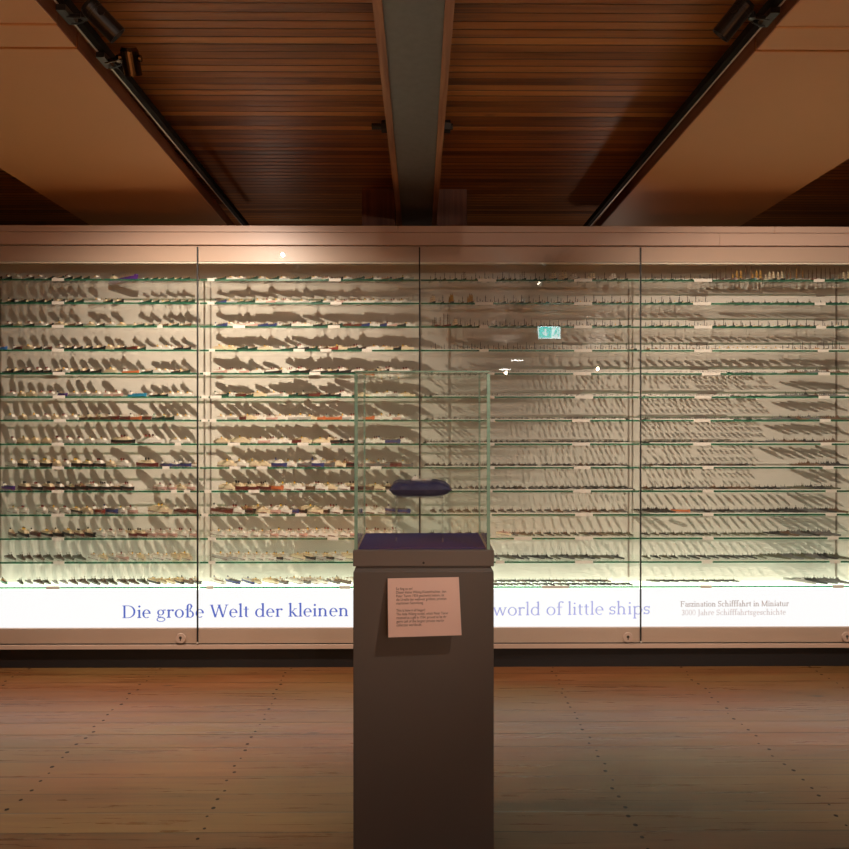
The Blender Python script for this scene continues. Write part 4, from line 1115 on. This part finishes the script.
# pillow: subdivided cushion with pinched corners and folds
qx0, qx1 = XP(390.3, PYC), XP(450.8, PYC)
qw = (qx1 - qx0) / 2; qd = .082; qh = (ZP(479.8, PYC) - PZ0)
pl = tag(empty('satin_pillow', ((qx0 + qx1) / 2, PYC, PZ0)), 'plump dark blue satin pillow on the clear stand in the glass hood', 'pillow')
n = 28; b = MB(); vs = []; fs = []
def prof(u, v, top):
    e = max(abs(u), abs(v)); rr = max(0.0, 1 - abs(u) ** (7 if u < 0 else 4)) ** .5 * max(0.0, 1 - abs(v) ** 4) ** .45
    z = rr * qh * .5
    pin = 1 - .07 * (1 - (u * v) ** 2) * max(0, e - .5)
    w = .0022 * math.sin(9 * u + 5 * v) * rr + .0016 * math.sin(17 * u - 11 * v + 1) * (1 - rr) - .004 * math.exp(-((u + .48 + .2 * v) / .06) ** 2) * rr - .003 * math.exp(-((u - .5 - .3 * v) / .05) ** 2) * rr
    return (u * qw * pin, v * qd * pin, qh * .5 + ((z + w) if top else -z * .98))
for top in (1, 0):
    for i in range(n + 1):
        for j in range(n + 1): vs.append(prof(-1 + 2 * i / n, -1 + 2 * j / n, top))
K = (n + 1) ** 2
for i in range(n):
    for j in range(n):
        a = i * (n + 1) + j
        fs.append((a, a + n + 1, a + n + 2, a + 1)); fs.append((K + a, K + a + 1, K + a + n + 2, K + a + n + 1))
b.add(vs, fs, M['satin']); po = b.build('cushion', pl, smooth=True)
lo_z = min(v[2] for v in vs)
po.location.z = -lo_z
md = po.modifiers.new('weld', 'WELD'); md.merge_threshold = .0004
# piping along the seam
b = MB(); loop = []
for t in range(80):
    a = t / 80 * 4; s_, f_ = int(a), a - int(a)
    u, v = ((-1 + 2 * f_, -1), (1, -1 + 2 * f_), (1 - 2 * f_, 1), (-1, 1 - 2 * f_))[s_]
    q = prof(u, v, 1); loop.append(Vector((q[0], q[1], qh * .5 - lo_z)))
for q0, q1 in zip(loop, loop[1:] + loop[:1]): b.cyl(q0, q1, .0018, .0018, 6, M['satin'])
b.build('piping', pl)
# the small model on the pillow
mz = PZ0 + prof(.05, -.2, 1)[2] - lo_z + .0012
ms = tag(empty('coaster_model', (XP(421.5, PYC), PYC - .03, mz + .001)), 'tiny silvery model ship lying on the blue pillow', 'model ship')
ms.rotation_euler = (0, 0, math.radians(6))
Ln = .078; b = MB(); hull(b, Ln, .011, .006, M['silver'], M['silver']); b.build('hull', ms)
b = MB(); b.taper(-.034, -.014, -.0042, .0042, .006, .012, .0006, M['silver']); b.taper(-.03, -.018, -.0036, .0036, .012, .016, .0006, M['silver']); b.cyl((-.024, 0, .016), (-.024, 0, .022), .0018, .0016, 10, M['s_black']); b.build('superstructure', ms)
b = MB(); mast(b, .012, .006, .018, M['silver'], .0007, .003); mast(b, -.006, .006, .014, M['silver'], .0007); b.build('mast', ms)

# information plaque on the pedestal front, tilted towards the reader
YT, YBt = PY - .010, PY - .058
tl, tr, br, bl = PT(387.6, 578.4, YT), PT(458.8, 577.0, YT), PT(461.6, 635.2, YBt), PT(388.3, 637.4, YBt)
pq = tag(empty('info_plaque', (tl + tr + br + bl) / 4), 'tilted pinkish info plaque with black bilingual text on the pedestal front', 'plaque')
o0 = pq.location.copy()
nrm = -((tr - tl).cross(bl - tl)).normalized()
if nrm.y < 0: nrm = -nrm
b = MB(); b.quadplate([p - o0 for p in (tl, tr, br, bl)], nrm, .005, M['plaque']); b.build('board', pq)
b = MB()
wz = [Vector((v.x, PY - .002, v.z)) for v in (tl.lerp(tr, .2), tl.lerp(tr, .8), bl.lerp(br, .8), bl.lerp(br, .2))]
mid = lambda a, c, t: a.lerp(c, t)
fr = [mid(tl, bl, .15).lerp(mid(tr, br, .15), .2), mid(tl, bl, .15).lerp(mid(tr, br, .15), .8), mid(tl, bl, .85).lerp(mid(tr, br, .85), .8), mid(tl, bl, .85).lerp(mid(tr, br, .85), .2)]
fr = [p + nrm * .0055 for p in fr]
bk = [Vector((p.x, PY - .0012, p.z)) for p in fr]
b.add([p - o0 for p in fr + bk], [(3, 2, 1, 0), (4, 5, 6, 7), (0, 1, 5, 4), (1, 2, 6, 5), (2, 3, 7, 6), (3, 0, 4, 7)], M['ped_dark']); b.build('wedge_mount', pq)
lines = ['So fing es an!', 'Dieser kleine Wiking-Küstenfrachter, den', 'Peter Tamm 1934 geschenkt bekam, ist', 'die Urzelle der weltweit größten, privaten', 'maritimen Sammlung.', '',
         'This is how it all began!', 'This little Wiking model, which Peter Tamm', 'received as a gift in 1934, proved to be the', 'germ cell of the largest private maritime', 'collection worldwide.']
ux = (tr - tl).normalized(); wdt = (tr - tl).length
dn = (bl - tl); hgt = dn.length; un = dn.normalized()
zz = -nrm
for li, txt in enumerate(lines):
    if not txt: continue
    cu = bpy.data.curves.new('text', 'FONT'); cu.body = txt; cu.size = .0128; cu.extrude = .0001; cu.materials.append(M['ink'])
    t = bpy.data.objects.new('text_line', cu); COL.objects.link(t)
    bpy.context.view_layer.update()
    me = bpy.data.meshes.new_from_object(t.evaluated_get(bpy.context.evaluated_depsgraph_get()))
    bpy.data.objects.remove(t)
    xs = [v.co.x for v in me.vertices]; tw = max(xs)
    want = [.23, .70, .67, .70, .38, 0, .40, .72, .70, .70, .35][li] * wdt
    sx = want / tw
    t = bpy.data.objects.new('text_line', me); COL.objects.link(t); t.parent = pq
    pos = tl + ux * (.115 * wdt) + un * (hgt * (.205 + .0615 * li)) - nrm * .0006 - o0
    mt = Matrix((( *ux, 0), (*(-un), 0), (*zz, 0), (0, 0, 0, 1))).transposed()
    t.matrix_basis = Matrix.Translation(pos) @ mt @ Matrix.Diagonal((sx, 1.0, 1.0, 1.0))

# ------------------------------------------------------------------ lamps
HUB = 'spotlights on the ceiling tracks'
def on_track(x, y): return (x, y, ZT - .0005)
spotlight(on_track(TXL, 2.46), PT(102.5, 20, 2.42), (.62, .42, -.60), 'matt black track spotlight with a cable loop, nearer of the two on the left track', M['black'], W_A, 80, group=HUB, ln=.13, rad=.036, blend=1)
spotlight(on_track(-1.284, 2.77), PT(131, 61, 2.74), (-.06, .58, -.80), 'glossy bronze track spotlight, farther of the two on the left track', M['chrome'], W_B, 112, group=HUB, ln=.10, rad=.035, blend=1)
spotlight(on_track(TXR, 2.46), PT(734, 19, 2.44), (-.50, .40, -.62), 'black track spotlight hanging alone on the right track', M['black'], W_C, 70, group=HUB, ln=.13, rad=.036, blend=1)
spotlight(on_track(TXR, 2.05), (1.12, 2.04, 2.91), (.46, .70, -.62), 'spotlight further back on the right track, its lens mirrored in the glass', M['black'], W_D, 92, group=HUB, blend=1, lens='bright')
spotlight(on_track(TXR, .9), (TXR - .09, .92, ZT - .10), (-.46, .62, -.64), 'spotlight further back on the right track aimed at the pedestal', M['black'], W_E, 34, group=HUB, blend=1, size=.05)
for px, py, lab in ((506, 373, 'nearer the middle'), (598, 369, 'farther to the side')):
    tot = 16.4; x = (px - 420) / F * tot; z = EYE + (CY - py) / F * tot; y = YG - (tot - YG)
    spotlight((x, y, z + .1), (x, y + .02, z), (-x * .9, 12.2, -.9), f'spotlight far behind the viewer aimed at the showcase, {lab}', M['black'], W_H, 44, group='spotlights at the far end of the room', blend=1, size=.03)
    o = empty('ceiling_rose', (x, y, ZC)); tag(o, f'ceiling mount above the far spotlight, {lab}', 'lamp mount', 'lamp mounts at the far end')
    b = MB(); b.cyl((0, 0, -.012), (0, 0, -.0005), .04, .04, 20, M['black']); b.build('mount_plate', o)
    b = MB(); b.cyl((0, 0, z + .098 - ZC), (0, 0, -.0125), .008, .008, 10, M['black']); b.build('drop_rod', o)
spotlight(on_track(-1.196, -.5), (-1.10, -.5, ZT - .10), (.10, -.62, -.8), 'added spotlight on the left track behind the viewer, bouncing light off the floor', M['black'], W_F, 130, group=HUB, size=.03)  # unseen fill pair, added to bounce warm light off the floor onto the ceiling
spotlight(on_track(1.268, -.5), (1.17, -.5, ZT - .10), (-.10, -.62, -.8), 'added spotlight on the right track behind the viewer, bouncing light off the floor', M['black'], W_F * .8, 130, group=HUB, size=.03)
# two linear pendant lights far behind the viewer (mirrored in the glass)
for px, py, tot, lab in ((517, 360, 12.0, 'farther'), (505, 369, 12.6, 'lower')):
    x = (px - 420) / F * tot; z = EYE + (CY - py) / F * tot; y = YG - (tot - YG)
    o = tag(empty('linear_pendant', (x, y, z)), f'slim linear pendant light far behind the viewer, the {lab} of two', 'pendant light', 'linear pendants behind the viewer')
    b = MB(); b.box(-.10, .10, -.03, .03, 0, .04, M['black']); b.build('housing', o)
    b = MB(); b.box(-.098, .098, -.028, .032, -.014, -.0005, M['tube']); b.build('diffuser', o)
    for s in (-1, 1):
        b = MB(); b.cyl((s * .08, 0, .04), (s * .08, 0, ZC - z), .0015, .0015, 6, M['black']); b.build('suspension_wire', o)
# illuminated exit sign behind the viewer, seen mirrored in the glass
tot = 9.2; ex = (549.5 - 420) / F * tot; ey = YG - (tot - YG); ez = EYE + (CY - 332.3) / F * tot
es = tag(empty('exit_sign', (ex, ey, ez)), 'green lit escape-route sign with arrow and running figure behind the viewer', 'exit sign')
sw, shh = .15, .082
b = MB(); b.box(-sw, sw, -.03, 0, -shh, shh, M['sign_white']); b.build('face', es)
b = MB(); b.box(-sw + .012, .03, .0004, .0012, -shh + .012, shh - .012, M['sign_green']); b.box(.038, sw - .012, .0004, .0012, -shh + .012, shh - .012, M['sign_white']); b.build('green_field', es)
b = MB(); cxa = -.055
b.quadplate([(cxa - .012, .0014, .05), (cxa + .012, .0014, .05), (cxa + .012, .0014, -.01), (cxa - .012, .0014, -.01)], (0, 1, 0), .0008, M['sign_white'])
b.add([(cxa - .05, .0018, 0), (cxa + .05, .0018, 0), (cxa, .0018, -.055)], [(0, 1, 2)], M['sign_white'])
b.build('arrow', es)
b = MB()
def limb(p, q, w=.009): b.cyl((p[0], .0035, p[1]), (q[0], .0035, q[1]), w, w * .8, 8, M['sign_green'])
b.cyl((.095, .0015, .044), (.095, .004, .044), .012, .012, 14, M['sign_green'])
limb((.092, .028), (.086, -.005), .011); limb((.092, .024), (.066, .012), .006); limb((.092, .024), (.118, .004), .006)
limb((.086, -.006), (.066, -.026), .008); limb((.066, -.026), (.052, -.05), .007); limb((.088, -.006), (.108, -.026), .008); limb((.108, -.026), (.128, -.03), .007)
b.box(.122, .133, .0014, .003, -.062, .062, M['sign_green'])
b.build('running_figure', es)
b = MB(); b.cyl((0, -.015, shh), (0, -.015, ZC - ez), .006, .006, 10, M['black']); b.build('hanging_rod', es)
# warm lamps in the room behind the showcase, below its top
for x, y, z, w in ((-1.35, 6.1, 2.3, W_G), (1.75, 6.1, 2.3, W_G)):
    ld = bpy.data.lights.new('rear_room_lamp', 'POINT'); ld.energy = w; ld.color = (1.0, .72, .55); ld.shadow_soft_size = .08
    lo = bpy.data.objects.new('rear_room_lamp', ld); COL.objects.link(lo); lo.location = (x, y, z)

# ------------------------------------------------------------------ world, camera, view
wd = bpy.data.worlds.new('World'); SC.world = wd; wd.use_nodes = True
wd.node_tree.nodes['Background'].inputs[0].default_value = (.02, .015, .012, 1)
wd.node_tree.nodes['Background'].inputs[1].default_value = 1.0
cd = bpy.data.cameras.new('camera'); cam = bpy.data.objects.new('camera', cd); COL.objects.link(cam)
cd.sensor_width = 36.0; cd.sensor_fit = 'HORIZONTAL'; cd.lens = F / 849 * 36.0
cd.shift_y = -1.5 / 849
cam.location = (0, 0, EYE); cam.rotation_euler = (math.radians(90), 0, -YAW)
cd.clip_start = .05; cd.clip_end = 100
SC.camera = cam
SC.view_settings.view_transform = 'Standard'; SC.view_settings.look = 'None'
SC.view_settings.gamma = 1.0; SC.view_settings.use_curve_mapping = False
SC.view_settings.exposure = 0.0
SC.cycles.transparent_max_bounces = 64
SC.cycles.max_bounces = 8; SC.cycles.diffuse_bounces = 4; SC.cycles.glossy_bounces = 4
SC.cycles.sample_clamp_indirect = 6.0
SC.cycles.use_denoising = True
